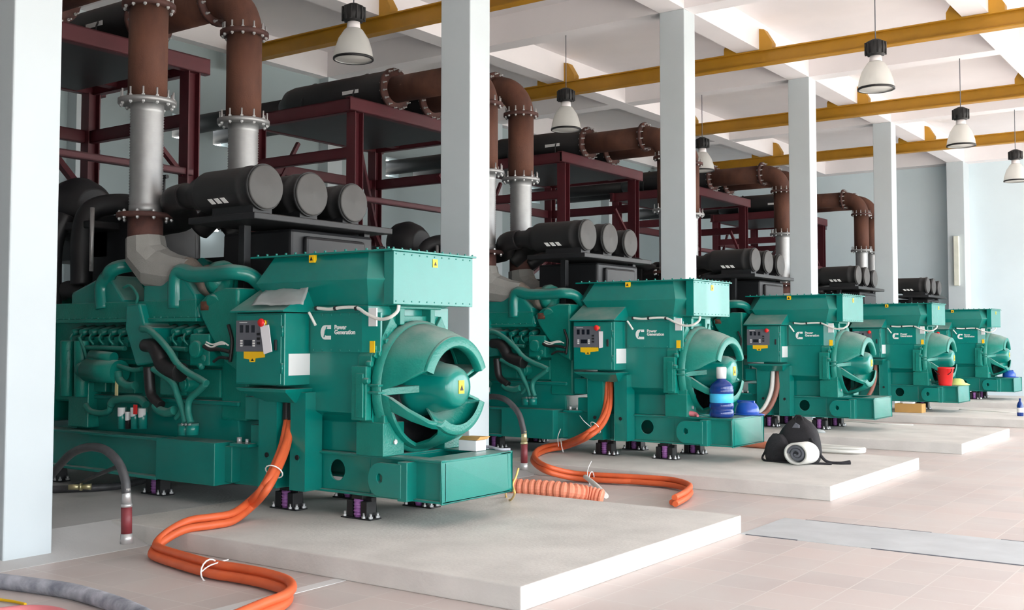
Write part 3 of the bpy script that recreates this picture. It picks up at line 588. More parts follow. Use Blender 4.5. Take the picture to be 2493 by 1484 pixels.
# hanging high-bay lamps
LMP = [((860, 175), 9.98, 'high bay lamp hanging against the nearest yellow rail, left of the second column'), ((1378, 318), 15.5, 'prismatic high bay lamp hanging over the black muffler of the third exhaust pair'), ((1710, 412), 21.0, 'prismatic high bay lamp half hidden behind the third column'), ((2133, 216), 15.5, 'largest high bay lamp at the top right, in front of the second yellow rail'), ((2340, 350), 21.0, 'middle one of the three prismatic high bay lamps on the right'), ((2473, 430), 26.45, 'lowest and farthest prismatic high bay lamp at the right edge')]
lamp0 = None
for (q, y, lab) in LMP:
    p = aty(q[0], q[1], y)
    p.z = 5.19 if p.z > 5 else p.z
    if lamp0 is None:
        L0 = thing('high_bay_lamp', lab, 'lamp', p, 'hanging high bay lamps'); lamp0 = L0
        MB().lathe([(.245, 0), (.25, .02), (.235, .12), (.19, .26), (.12, .37), (.10, .39)], p, 'z', 32, caps=False).build('shade', SHADE, L0, solid=.006)
        MB().lathe([(.235, -.005), (.258, -.005), (.258, .02), (.245, .03)], p, 'z', 32, caps=False).build('shade_rim', BLACK, L0)
        MB().lathe([(0, .012), (.24, .012), (.24, .018), (0, .02)], p, 'z', 32).build('shade_glass', SHADE, L0)
        MB().cyl(p+V((0, 0, .38)), p+V((0, 0, .48)), .09, .08).build('lamp_neck', CEILP, L0)
        b = MB(); b.lathe([(.06, .47), (.13, .5), (.145, .58), (.13, .68), (.05, .72)], p, 'z', 24)
        for k in range(12): a_ = 2*PI*k/12; b.box(p.x+.14*math.cos(a_)-.012, p.x+.14*math.cos(a_)+.012, p.y+.14*math.sin(a_)-.012, p.y+.14*math.sin(a_)+.012, p.z+.5, p.z+.67)
        b.build('ballast_housing', BLACKF, L0)
        MB().cyl(p+V((0, 0, .7)), V((p.x, p.y, 6.95)), .008, seg=8).build('suspension_rod', GREYP, L0)
        MB().cyl(p+V((0, 0, .1)), p+V((0, 0, .36)), .05, .04).build('bulb', WHITE, L0)
    else:
        c = copy_tree(L0, p-L0.location); c['label'] = lab
# fittings on the walls
p = PX(33.295, (2322, 575), (2338, 695)); b = MB(); b.box(p[0].x, p[1].x, 33.2, 33.3, p[1].z, p[0].z)
o = tag(b.build('light_fitting', mat('cream_diffuser', srgb(222, 224, 210), .5), o=V((p[0].x, 33.3, p[0].z)), bevel=.02), 'long cream light fitting mounted upright on the pilaster of the far wall', 'light')
for q0, q1, lab in (((420, 550), (455, 554), 'left one of two lit white tubes behind the front generator'), ((487, 555), (530, 560), 'right one of two lit white tubes behind the front generator')):
    a_ = atx(q0[0], q0[1], XB+.12); b_ = atx(q1[0], q1[1], XB+.12); a_.z = b_.z = 3.57
    r = thing('tube_light', lab, 'light', a_, 'lit tubes on the back wall'); MB().cyl(a_, b_, .03, seg=12).build('glowing_tube', emis('lit_tube', (1, 1, 1), 6), r); MB().box(XB, XB+.1, a_.y, b_.y, 3.545, 3.6).build('batten', CEILP, r)
a_ = atx(205, 360, XB+.01); b_ = atx(236, 415, XB+.01)
tag(MB().box(XB, XB+.1, a_.y, b_.y, b_.z, a_.z).build('wall_box', GREYP, o=a_, bevel=.01), 'grey electrical box on the back wall, behind the front pipe frame', 'box')
a_ = aty(2001, 545, YF-.01)
tag(MB().box(a_.x-.1, a_.x+.16, YF-.1, YF, a_.z-.2, a_.z+.06).build('wall_box', GREYP, o=a_, bevel=.01), 'small grey box on the far wall under the last exhaust pipe', 'box')
# ------------------------------------------------------------------ exhaust lines and the red frames that carry them
XS, ZP = -9.0, 5.32
ORD = ['front', 'second', 'third', 'fourth', 'farthest']
def flange(parent, c, axis, r, hole, nb, mtl, bl=.07):
    c = V(c); f = MB(); f.lathe([(hole, -.022), (r, -.022), (r, .022), (hole, .022)], c, axis, 32); fo = f.build('flange', mtl, parent)
    key = (axis, bl)
    if key not in BOLTS:
        d = V((0, 0, 1)) if axis == 'z' else V((1, 0, 0)); b = MB(); o = V((0, 0, 0))
        b.cyl(o-d*.05, o+d*bl, .009, seg=6); b.cyl(o+d*.022, o+d*.04, .017, seg=6, smooth=False); b.cyl(o-d*.04, o-d*.022, .017, seg=6, smooth=False)
        t_ = b.build('flange_bolt', ZINC, o=o); BOLTS[key] = t_.data; bpy.data.objects.remove(t_)
    for k in range(nb):
        a = 2*PI*(k+.5)/nb; ca, sa = math.cos(a)*(r-.03), math.sin(a)*(r-.03)
        p = c+(V((ca, sa, 0)) if axis == 'z' else V((0, ca, sa)))
        bo = bpy.data.objects.new('flange_bolt', BOLTS[key]); COL.objects.link(bo); bo.parent = fo; bo.location = p-RORG[parent.name]
BOLTS = {}
def exhaust(y, lab, labeled):
    R = thing('exhaust_line', lab, 'exhaust pipe', (XS, y, 2.6), 'exhaust lines of the generators')
    # short rusty spool, lagged elbow down to the turbo
    yt = 6.62 if y < 7.2 else 7.60
    MB().cyl((XS, y, 2.56), (XS, y, 2.83), .165, seg=28).build('rusty_spool', RUSTD, R)
    m = MB(); m.tube([(XS, y, 2.62), (XS+.02, y, 2.46), (XS+.14, (y*2+yt)/3, 2.32), (XS+.36, (y+2*yt)/3, 2.27), (XS+.54, yt, 2.26)], [.185, .205, .215, .18, .15], 10, smooth=False, n=1); m.build('lagging', INSUL, R)
    flange(R, (XS, y, 2.83), 'z', .27, .15, 10, RUSTD, .05)
    prof = [(.158, 2.85), (.158, 2.93)]
    for k in range(34): z = 2.935+k*.0272; prof += [(.151, z), (.160, z+.0136)]
    prof += [(.158, 3.86), (.158, 3.93)]
    b = MB().lathe(prof, (XS, y, 0), 'z', 36).build('bellows', STEEL, R)
    flange(R, (XS, y, 3.94), 'z', .275, .15, 12, STEEL, .11)
    MB().cyl((XS, y, 3.945), (XS, y, ZP-.44), .185, seg=36).build('riser_pipe', RUST, R)
    flange(R, (XS, y, ZP-.43), 'z', .255, .18, 12, RUSTD, .10)
    e = MB(); n = 14; rr = .44; e.tube([V((XS-rr+rr*math.cos(PI/2*k/n), y, ZP-rr+rr*math.sin(PI/2*k/n))) for k in range(n+1)], .188, 32, curve=False)
    e.build('elbow', RUST, R)
    flange(R, (XS-rr-.01, y, ZP), 'x', .265, .18, 12, RUSTD, .08)
    MB().cyl((XS-rr-.01, y, ZP), (-10.68, y, ZP), .195, seg=32).build('inlet_pipe', RUST, R)
    flange(R, (-10.66, y, ZP), 'x', .32, .19, 16, RUSTD, .09)
    m = MB(); m.lathe([(.155, -13.0), (.17, -12.95), (.27, -12.8), (.295, -12.65), (.295, -10.72), (.285, -10.69), (.2, -10.68)], (0, y, ZP), 'x', 40); mu = m.build('muffler', MUFF, R)
    m = MB(); th = 2.5; m.prism([V((xx, y+.297*math.cos(a), ZP+.297*math.sin(a))) for xx, a in ((-11.45, 3.08), (-11.12, 3.08), (-11.12, 3.26), (-11.45, 3.26))], (0, -.004, 0)); m.build('data_plate', WLAB, mu)
    m = MB()
    for xx in (-12.3, -11.2): m.box(xx-.06, xx+.06, y-.2, y+.2, 5.035, 5.1); m.tube([(xx, y-.31, 5.04), (xx, y-.306, ZP), (xx, y, ZP+.308), (xx, y+.306, ZP), (xx, y+.31, 5.04)], .011, 8); m.box(xx-.03, xx+.03, y-.34, y+.34, 5.03, 5.045)
    m.build('pipe_saddle', BLACK, R)
    MB().cyl((-12.98, y, ZP), (-15.95, y, ZP), .155, seg=28).build('outlet_pipe', MUFF, R)
    return R
XA = exhaust(6.50, 'rusty exhaust line nearest the camera, its steel bellows rising in front of the red frame', True)
XBL = exhaust(7.70, 'rusty exhaust line on the far side of the front generator, rising behind its air filters', True)
EL = [('exhaust line of the second generator mostly hidden behind the second column', 'rusty exhaust line with an elbow just right of the second column'), ('exhaust line with its elbow and rusty pipe just left of the third column', 'exhaust line whose riser stands hidden behind the third column'), ('rusty exhaust line with its elbow just left of the fourth column', 'exhaust line whose riser stands hidden behind the fourth column'), ('farthest visible rusty exhaust line, its elbow before the bare far wall', 'exhaust line whose riser stands hidden behind the fifth column')]
for i in range(4):
    for src, lab in zip((XA, XBL), EL[i]): c = copy_tree(src, (0, PITCH*(i+1)-(.32 if src is XBL else 0), 0)); c['label'] = lab
# red steel frame
X0, X1, Y0, Y1 = -12.85, -10.62, 5.60, 8.46
FR = thing('pipe_frame', 'nearest dark red steel frame, partly hidden behind the first column', 'frame', (X0, Y0, .149), 'red steel frames under the mufflers')
def hch(x0, x1, y0, y1, z0, z1, nm):                    # a channel beam: web with two flanges
    m = MB()
    if x1-x0 > y1-y0: yc = (y0+y1)/2; m.box(x0, x1, y0, y0+.015, z0, z1); m.box(x0, x1, y0, y1, z0, z0+.015); m.box(x0, x1, y0, y1, z1-.015, z1)
    else: m.box(x1-.015, x1, y0, y1, z0, z1); m.box(x0, x1, y0, y1, z0, z0+.015); m.box(x0, x1, y0, y1, z1-.015, z1)
    return m.build(nm, REDOX, FR)
def post(x, y):
    m = MB(); m.box(x-.085, x+.085, y-.085, y-.07, .16, 4.85); m.box(x-.085, x+.085, y+.07, y+.085, .16, 4.85); m.box(x-.007, x+.007, y-.07, y+.07, .16, 4.85); m.box(x-.16, x+.16, y-.16, y+.16, .149, .165); m.build('post', REDOX, FR)
for x in (X0+.1, X1-.1):
    for y in (Y0+.12, Y1-.12): post(x, y)
for x in (X0, X1-.10): hch(x, x+.10, Y0-.08, Y1+.1, 4.85, 5.045, 'top_beam')
for y in (Y0, Y1-.10): hch(X0-.02, X1-.1, y, y+.1, 4.85, 5.045, 'top_beam')
for xx in (-12.3, -11.2): hch(xx-.08, xx+.08, Y0, Y1, 4.88, 5.03, 'cross_beam')
MB().box(X0+.11, X1-.11, Y0+.11, 8.12, 4.86, 4.875).build('deck_plate', BLACK, FR)  # coloured black to stand in for its shaded underside
for y in (Y0+.05, Y1-.15): hch(X0+.1, X1-.1, y, y+.09, 4.20, 4.36, 'middle_beam')
hch(X0+.02, X0+.11, Y0+.1, Y1-.1, 4.20, 4.36, 'middle_beam')
hch(X1-.13, X1-.04, Y0+.1, Y1-.1, 3.60, 3.68, 'tie_bar')
hch(X0+.03, X0+.11, Y0+.1, Y1-.1, 3.3, 3.38, 'tie_bar')
def brace(a, b, r=.04):
    m = MB(); m.cyl(a, b, r, seg=4, smooth=False); m.build('brace', REDOX, FR)
brace((X1-.12, Y0+.2, 4.42), (X0+.2, Y1-.2, 3.45), .055)
brace((X0+.2, Y1-.2, 3.4), (X0+.6, Y1-.15, 2.6), .05)
brace((X1-.12, Y1-.2, 3.6), (X1-.12, Y1-.85, 4.2), .04)
brace((X0+.1, Y0+.2, 3.5), (X0+.1, Y0+.95, 4.75), .04)
brace((X0+.1, Y1-.2, 3.3), (X0+.1, Y0+.2, 2.0), .04)
FL = ['dark red steel frame above the air filters left of the second column', 'dark red steel frame between the second and third columns', 'dark red steel frame between the third and fourth columns', 'farthest dark red steel frame, hidden behind the fourth column']
for i in range(4): c = copy_tree(FR, (0, PITCH*(i+1), 0)); c['label'] = FL[i]
# ------------------------------------------------------------------ loose things
def cable(pts, r, m, name, lab, cat, group=None, seg=10):
    o = V(pts[len(pts)//2]); return tag(MB().tube(pts, r, seg, n=10).build(name, m, o=o), lab, cat, group)
# orange power cables of the front generator
base_ = [aty(704, 1000, 6.60), aty(703, 1025, 6.55), aty(692, 1085, 6.42), aty(668, 1145, 6.22), aty(640, 1195, 6.06), atz(606, 1232, .26), atz(560, 1266, .19), V((-6.93, 5.64, .185)), V((-6.99, 5.46, .175)), V((-7.04, 5.31, .11)), V((-7.0, 5.17, .05)), V((-6.8, 5.08, .04)), atz(505, 1390, .04), atz(575, 1402, .04), atz(640, 1415, .04), atz(690, 1432, .04), atz(702, 1452, .04), atz(680, 1472, .04), atz(630, 1492, .04), atz(560, 1522, .04)]
OG = 'orange power cables of the front generator'
for k, (dx, dy, dz) in enumerate(((-.03, 0, 0), (.035, .0, .0), (0, .03, .055))):
    pts = []
    for i, p in enumerate(base_):
        s = 1 if i > 1 else .75
        q = V((p.x+dx*s, p.y+dy*s-(dx*.9 if i > 7 else 0), p.z+dz*(s if i < 10 else .9))); pts.append(q)
    cable(pts, .031, ORANGE, 'power_cable', 'orange power cable in the bundle hanging from the control cabinet of the front generator', 'cable', OG, 14)
for k, off in enumerate((V((-.03, 0, 0)), V((.03, 0, 0)))):
    p0 = aty(704, 965, 6.58)+off; p1 = aty(703, 1022, 6.55)+off
    tag(MB().tube([p0, (p0+p1)/2, p1], .034, 12).build('cable_sleeve', RUBBER, o=p0), 'black sleeve over the top end of the orange cables at the front cabinet', 'cable sleeve', 'black sleeves on the orange cables of the front generator')
def tie(p, d, r, lab, tail=None):
    p = V(p); d = V(d).normalized(); u = d.orthogonal().normalized(); w = d.cross(u)
    m = MB(); m.tube([p+(u*math.cos(a)+w*math.sin(a))*r for a in [2*PI*k/16 for k in range(17)]], .006, 6, curve=False)
    if tail: m.tube([p+V((0, -r, 0)), p+V(tail)*.5+V((0, -r, .01)), p+V(tail)], .005, 6)
    return tag(m.build('cable_tie', WHITE, o=p), lab, 'cable tie')
tie(aty(665, 1152, 6.2)+V((0, .01, .015)), base_[4]-base_[3], .075, 'white tie around the hanging orange cables of the front generator')
tie(atz(510, 1388, .06), base_[13]-base_[12], .075, 'white tie with a loose tail around the orange cables on the tiled floor', (.05, .12, .06))
# orange cables of the second generator
b2 = [aty(1482, 918, 6.60+PITCH), aty(1480, 985, 6.5+PITCH), aty(1462, 1032, 6.3+PITCH), aty(1425, 1064, 6.1+PITCH), atz(1375, 1086, .24), atz(1328, 1095, .19), atz(1303, 1108, .18), atz(1301, 1126, .17), atz(1330, 1146, .14), atz(1395, 1162, .05), atz(1480, 1168, .045), atz(1580, 1170, .045), atz(1648, 1176, .045), atz(1676, 1192, .045), atz(1668, 1208, .045), atz(1640, 1224, .045)]
for k, (dx, dy, dz) in enumerate(((-.035, 0, 0), (.035, .0, .0), (0, .02, .05))):
    pts = [V((p.x+dx, min(p.y+dy-(dx if i > 5 else 0), 99 if i < 9 else 10.83-.05*(k == 0)), p.z+dz)) for i, p in enumerate(b2)]
    cable(pts, .03, ORANGE, 'power_cable', 'orange power cable in the bundle hanging from the control cabinet of the second generator', 'cable', 'orange power cables of the second generator', 12)
tie(aty(1450, 1040, 6.25+PITCH), b2[3]-b2[2], .085, 'white tie with a long tail on the orange cables of the second generator', (-.2, -.05, .14))
tie(atz(1368, 1085, .25), b2[5]-b2[4], .08, 'white tie standing up from the orange cables where they reach the second plinth', (-.02, 0, .22))
tie(atz(1440, 1165, .06), b2[10]-b2[9], .08, 'white tie standing up from the orange cables in front of the second plinth', (.0, 0, .2))
# white and brown cable of the third
b3 = [aty(1888, 898, 6.55+2*PITCH), aty(1884, 950, 6.45+2*PITCH), aty(1868, 990, 6.3+2*PITCH), aty(1845, 1012, 6.15+2*PITCH), atz(1815, 1030, .3), atz(1790, 1042, .2), atz(1770, 1056, .19)]
for dx, m_, lab in ((-.04, WCABLE, 'white cable hanging from the control cabinet of the third generator'), (.05, BCABLE, 'brown cable hanging beside the white one from the third control cabinet')):
    cable([p+V((dx, 0, 0)) for p in b3], .04, m_, 'power_cable', lab, 'cable', None, 12)
b4 = [V((p.x, p.y+PITCH, p.z)) for p in b3]
cable([p for p in b4], .04, BCABLE, 'power_cable', 'pale brown cable hanging from the control cabinet of the fourth generator', 'cable')
# black drain hoses with maroon grips
def drain(pts, grip_top, grip_bot, lab):
    R = thing('drain_hose', lab, 'hose', V((grip_bot.x, grip_bot.y, grip_bot.z)), 'black hoses with maroon grips')
    MB().tube(pts, .034, 14, n=10).build('hose', HOSEB, R)
    d = grip_bot-grip_top
    MB().cyl(grip_top, grip_top+d*.28, .03, .036).cyl(grip_top+d*.28, grip_top+d*.34, .042).build('metal_ferrule', BRASS if 'column' in lab and 'standing' in lab and 'behind' in lab else ZINC, R)
    MB().cyl(grip_top+d*.34, grip_top+d*.82, .04, seg=20).build('grip', MAROON, R)
    MB().cyl(grip_top+d*.82, grip_bot, .043, .047, seg=20).build('nozzle', ZINC, R)
yh = 5.35
gb = V((-7.61, 5.32, .125)); gb = atz(308, 1322, .12)
y1_ = gb.y
drain([aty(100, 1190, y1_+.5), aty(140, 1138, y1_+.35), aty(175, 1103, y1_+.2), aty(215, 1088, y1_+.1), aty(255, 1094, y1_+.04), aty(288, 1125, y1_), aty(304, 1165, y1_), aty(308, 1200, y1_)], aty(308, 1188, y1_), gb, 'black hose arching up beside the first column and standing on its maroon grip')
gb = atz(1276, 1143, .15); y2_ = gb.y
drain([aty(1170, 968, y2_+.3), aty(1205, 965, y2_+.15), aty(1235, 975, y2_+.05), aty(1262, 1005, y2_), aty(1273, 1040, y2_), aty(1276, 1055, y2_)], aty(1276, 1048, y2_), gb, 'black hose standing on its grip behind the front generator base, by the second column')
# second hose lying on the floor with its brass end
cable([atz(60, 1192, .185), atz(140, 1190, .185), atz(230, 1187, .185), atz(300, 1180, .185), atz(360, 1165, .185)], .036, HOSEB, 'floor_hose', 'dark hose lying on the concrete beneath the front generator, right of the first column', 'hose')
R = thing('branch_hose', 'thin black hose with a brass coupling, leaning beside the first column', 'hose', atz(190, 1184, .19))
MB().tube([aty(293, 1133, 5.62), aty(262, 1145, 5.75), aty(222, 1162, 5.9), atz(183, 1180, .19)], .018, 10).build('hose', HOSEB, R)
p0 = atz(167, 1185, .245); p1 = atz(222, 1184, .245); MB().cyl(p0, p0.lerp(p1, .5), .026).cyl(p0.lerp(p1, .5), p0.lerp(p1, .6), .036).cyl(p0.lerp(p1, .6), p1, .022, .03).build('coupling', BRASS, R)
# corrugated conduit and a pale rod
pts = cr([atz(1215, 1178, .22), atz(1260, 1185, .2), atz(1320, 1188, .2), atz(1380, 1194, .19), atz(1430, 1202, .15), atz(1468, 1211, .12)], 12); rs = [.066+.016*(k % 3 > 0) for k in range(len(pts))]
tag(MB().tube(pts, rs, 16, smooth=False, curve=False).build('corrugated_conduit', ORANGEC, o=pts[0]), 'ribbed orange conduit lying behind the base end of the front generator', 'conduit')
cable([atz(1425, 1160, .11), atz(1450, 1180, .10), atz(1476, 1207, .06)], .026, WCABLE, 'plastic_rod', 'white plastic rod leaning across the orange cables of the second generator', 'rod')
cable([aty(1262, 1140, 7.9), aty(1256, 1160, 7.8), aty(1248, 1180, 7.7), aty(1253, 1200, 7.6), atz(1243, 1216, .16), atz(1232, 1208, .16), aty(1231, 1193, 7.62)], .009, mat('yellow_wire', srgb(226, 190, 110), .5), 'wire_loop', 'thin yellowish wire loop at the far corner of the front generator base', 'wire')
# dusty grey hose at the lower left
pts = [atz(-60, 1408, .045), atz(0, 1414, .045), atz(100, 1427, .045), atz(180, 1440, .045), atz(270, 1466, .045), atz(340, 1494, .045), atz(400, 1530, .045)]
cable(pts, .05, GREYH, 'grey_hose', 'thick dusty grey hose lying on the tiles at the bottom left', 'hose', None, 16)
cable([atz(-30, 1496, .03), atz(60, 1486, .03), atz(130, 1490, .03), atz(190, 1510, .03)], .035, mat('pink_hose', srgb(226, 130, 136), .6), 'red_hose', 'pale red hose just entering the picture at the bottom left corner', 'hose')
cable([atz(-20, 1456, .012), atz(30, 1463, .012), atz(62, 1470, .012)], .009, YLAB, 'thin_cable', 'short yellow cord on the tiles at the bottom left', 'cord')
# plastic bag on the cabinet hood, paper tag on the panel
g = MB(); nx, ny = 16, 8; vs = []; random.seed(5)
c4 = [aty(612, 749, 6.29), aty(738, 749, 6.29), aty(752, 697, 6.56), aty(650, 697, 6.56)]
for j in range(ny+1):
    for i in range(nx+1):
        u, v = i/nx, j/ny; p = c4[0].lerp(c4[1], u).lerp(c4[3].lerp(c4[2], u), v)
        p.z = 1.885+(p.y-6.265)*.575+.02+.022*(.5+.5*math.sin(u*9+v*4))*(math.sin(v*PI)+.3)+random.uniform(0, .008)+(.05 if (j == ny and i > nx-3) else 0); vs.append(p)
g.add(vs, [(j*(nx+1)+i, j*(nx+1)+i+1, (j+1)*(nx+1)+i+1, (j+1)*(nx+1)+i) for j in range(ny) for i in range(nx)], True)
tag(g.build('plastic_bag', FILM, o=vs[0], solid=.004), 'crumpled clear plastic bag lying on the sloping hood of the front control cabinet', 'bag')
q = PX(6.26, (634, 794), (655, 790), (663, 855), (643, 862)); g = MB(); g.prism(q, (0, -.004, 0))
R = thing('paper_tag', 'long white paper tag hanging from the red stop button of the front cabinet', 'tag', q[0]); g.build('tag_sheet', PAPER, R); q2 = PX(6.262, (644, 793), (645, 786)); MB().tube([q2[0], (q2[0]+q2[1])/2+V((.004, -.01, 0)), q2[1]+V((0, -.0, 0))], .003, 6).build('string', WHITE, R)
q = PX(6.29+PITCH, (1458, 806), (1468, 806), (1468, 845), (1459, 847)); tag(MB().prism(q, (0, -.004, 0)).build('paper_tag', PAPER, o=q[0]), 'white paper tag hanging from the panel of the second control cabinet', 'tag')
# boxes and papers on the front base end
p = V((-5.78, 7.50, .69)); p = atz(1140, 1090, .69); p.y = 7.44; p.x = -5.72
R = thing('carton', 'small white carton on the base end of the front generator, beside the fan cowl', 'box', p)
MB().box(p.x-.09, p.x+.1, p.y-.07, p.y+.07, .69, .78).build('box_body', PAPER, R, bevel=.004); g = MB(); g.prism([V((p.x-.09, p.y-.07, .78)), V((p.x-.09, p.y+.07, .78)), V((p.x-.1, p.y+.13, .80)), V((p.x-.1, p.y-.01, .805))], (.2, 0, .004)); g.build('open_flap', CARD, R)
p = V((-5.62, 7.56, .69)); tag(MB().tube([p+V((-.14, .0, .012)), p+V((-.02, .03, .02)), p+V((.12, -.02, .012)), p+V((.2, .03, .012))], .012, 8).build('rag_strip', GREYH, o=p), 'thin grey rag strip on the far corner of the front base end', 'rag')
# blue water bottle
p = aty(1749, 1018, 6.86+PITCH); p.z = .689; p.x = -5.62
p.y -= .05; W_ = thing('water_bottle', 'big blue water bottle standing on the base end of the second generator', 'bottle', p)
pr_ = [(r*1.15, z*1.08) for r, z in [(.03, 0), (.118, .006), (.128, .03), (.128, .075), (.121, .085), (.121, .10), (.128, .11), (.128, .155), (.122, .165), (.122, .27), (.128, .28), (.128, .315), (.12, .33), (.125, .345), (.10, .385), (.06, .415), (.042, .43), (.042, .47)]]
MB().lathe(pr_, p, 'z', 36).build('bottle_body', BOTTLE, W_)
MB().lathe([(.141, .182), (.1435, .185), (.1435, .287), (.141, .29)], p, 'z', 36, caps=False).build('label_band', LBLUE, W_)
MB().lathe([(.049, .47), (.06, .472), (.062, .60), (.055, .612), (0, .614)], p, 'z', 24).build('cap_wrap', WLAB, W_)
# rag by the bottle
p = V((-5.98, 6.70+PITCH, .69)); tag(MB().tube([p+V((-.1, .03, .012)), p+V((-.03, -.02, .04)), p+V((.06, .0, .03)), p+V((.12, -.05, .015))], [.02, .035, .03, .015], 8).build('pink_rag', mat('pink_cloth', srgb(196, 112, 120), .9), o=p), 'crumpled pinkish rag on the base of the second generator beside the bottle', 'rag')
# helmets
def helmet(p, lab, turn=0):
    p = V(p); R = thing('safety_helmet', lab, 'helmet', p, 'blue safety helmets')
    prof = [(.135, .012), (.138, .05), (.128, .10), (.10, .145), (.05, .168), (0, .172)]
    m = MB(); m.lathe(prof, p, 'z', 28)
    m.v = [V((p.x+(v.x-p.x)*1.12, p.y+(v.y-p.y)*.95, v.z)) for v in m.v]
    m.box(p.x-.13, p.x+.1, p.y-.012, p.y+.012, p.z+.14, p.z+.178); m.build('helmet_shell', BLUE, R, bevel=.004)
    m = MB(); m.lathe([(.13, .004), (.165, .0), (.168, .008), (.135, .02)], p, 'z', 28); m.v = [V((p.x+(v.x-p.x)*(1.35 if v.x > p.x else 1.1), p.y+(v.y-p.y)*.95, v.z)) for v in m.v]; m.build('helmet_brim', BLUE, R)
p = aty(1833, 1010, 7.42+PITCH); helmet((-5.56, 7.44+PITCH, .69), 'blue safety helmet on the far corner of the second generator base')
helmet((-5.62, 7.2+4*PITCH, .69), 'blue safety helmet on the base end of the farthest generator')
# red bucket and lime cloth hat on the fourth
p = V((-5.70, 6.82+3*PITCH, .689)); R = thing('bucket', 'red plastic bucket on the base end of the fourth generator', 'bucket', p)
MB().lathe([(0, 0), (.125, 0), (.13, .02), (.165, .34), (.178, .345), (.178, .375), (.165, .375), (.12, .03), (0, .03)], p, 'z', 32).build('bucket_body', RED, R)
MB().tube([p+V((.17*math.cos(a), .17*math.sin(a)*.3-.17, .35-.14*math.sin(a))) for a in [PI*k/10 for k in range(11)]], .008, 8).build('bail_handle', BLACK, R)
p = V((-5.58, 7.30+3*PITCH, .689)); R = thing('cloth_hat', 'crumpled lime yellow hat beside the red bucket', 'hat', p)
MB().lathe([(0, .01), (.24, .0), (.25, .012), (.15, .05), (.12, .11), (.06, .135), (0, .13)], p, 'z', 24).build('hat_crown', LIME, R)
# cardboard box, bottle and bits on the plinths
p = atz(2216, 1003, .15); R = thing('cardboard_box', 'small brown cardboard box on the fourth plinth beside the third base end', 'box', p)
MB().box(p.x-.27, p.x+.27, p.y-.15, p.y+.15, .151, .33).build('box_body', CARD, R, bevel=.006); MB().box(p.x-.12, p.x+.08, p.y-.1, p.y+.08, .33, .36).build('paper_sheet', PAPER, R)
p = atz(2484, 1012, .15); R = thing('drink_bottle', 'slim dark bottle standing at the right edge on the fourth plinth', 'bottle', p)
MB().lathe([(.055, 0), (.06, .02), (.06, .2), (.045, .25), (.02, .29), (.02, .34), (0, .34)], p, 'z', 20).build('bottle_body', BOTTLE, R); MB().lathe([(.061, .07), (.0615, .16)], p, 'z', 20, caps=False).build('label_band', WLAB, R)
# backpack, mat roll and coil on the second plinth
p = atz(1935, 1122, .15); B_ = thing('backpack', 'black backpack slumped on the second plinth', 'backpack', p)
m = MB(); rings = []
for t in range(9):
    z = .0+t*.066; k = [1.0, 1.06, 1.06, 1.03, .98, .90, .78, .55, .2][t]; rings.append([V((p.x+.04+.26*k*math.copysign(abs(math.cos(a))**.7, math.cos(a)), p.y+.17*k*math.copysign(abs(math.sin(a))**.7, math.sin(a))+.03*t*.3, p.z+.004+z+.012*math.sin(5*a+t))) for a in [2*PI*i/24 for i in range(24)]])
m.loft(rings, True, True); m.build('pack_body', FABRIC, B_)
m = MB(); rings = []
for t in range(7):
    z = t*.055; k = [.9, 1.0, 1.02, 1.0, .9, .7, .35][t]; rings.append([V((p.x-.15+.15*k*math.copysign(abs(math.cos(a))**.7, math.cos(a)), p.y-.17+.10*k*math.copysign(abs(math.sin(a))**.7, math.sin(a)), p.z+.004+z+.008*math.sin(4*a+t))) for a in [2*PI*i/20 for i in range(20)]])
m.loft(rings, True, True); m.build('side_pocket', FABRIC, B_)
MB().tube([p+V((0, .02, .50)), p+V((.02, .0, .55)), p+V((.08, .0, .55)), p+V((.1, .02, .50))], .012, 8).build('haul_loop', FABRIC, B_)
MB().tube([p+V((.24, -.1, .3)), p+V((.34, -.12, .14)), p+V((.42, -.06, .03)), p+V((.56, -.02, .015)), p+V((.66, .06, .02))], [.016, .02, .018, .02, .03], 8).build('shoulder_strap', FABRIC, B_)
MB().tube([p+V((-.28, -.1, .26)), p+V((-.32, -.14, .12)), p+V((-.3, -.22, .012)), p+V((.1, -.26, .012)), p+V((.5, -.12, .012))], .014, 8).build('waist_strap', FABRIC, B_)
m = MB(); a0 = p+V((.03, -.145, .42)); m.prism([a0, a0+V((.09, .0, .0)), a0+V((.09, .0, .035)), a0+V((.045, .0, .06))], (0, -.02, 0)); m.build('stitched_mark', GREYP, B_)
r0 = p+V((.20, -.30, .135))
R = thing('rolled_mat', 'rolled white sheet standing on edge against the black backpack', 'roll', V((r0.x, r0.y, .15)))
d = V((-.25, -.97, 0)).normalized(); u = V((0, 0, 1)); w = d.cross(u)
def rp(a, r, t): return r0+(w*math.cos(a)*1.15+u*math.sin(a)*.9)*r+d*t
m = MB(); rings = []
for r, t in ((.145, .12), (.145, -.12), (.118, -.12), (.118, .12), (.145, .12)): rings.append([rp(2*PI*i/32, r, t) for i in range(32)])
m.loft(rings, False, True); m.build('outer_wrap', WCABLE, R)
m = MB(); m.tube([rp(a, .10-.08*k/30, .10) for k, a in enumerate([2*PI*2*i/30 for i in range(31)])], .02, 8); m.loft([[rp(2*PI*i/24, .116, t) for i in range(24)] for t in (.03, .02)], True, True); m.build('inner_layers', GREYP, R)
c0 = atz(2075, 1103, .15)
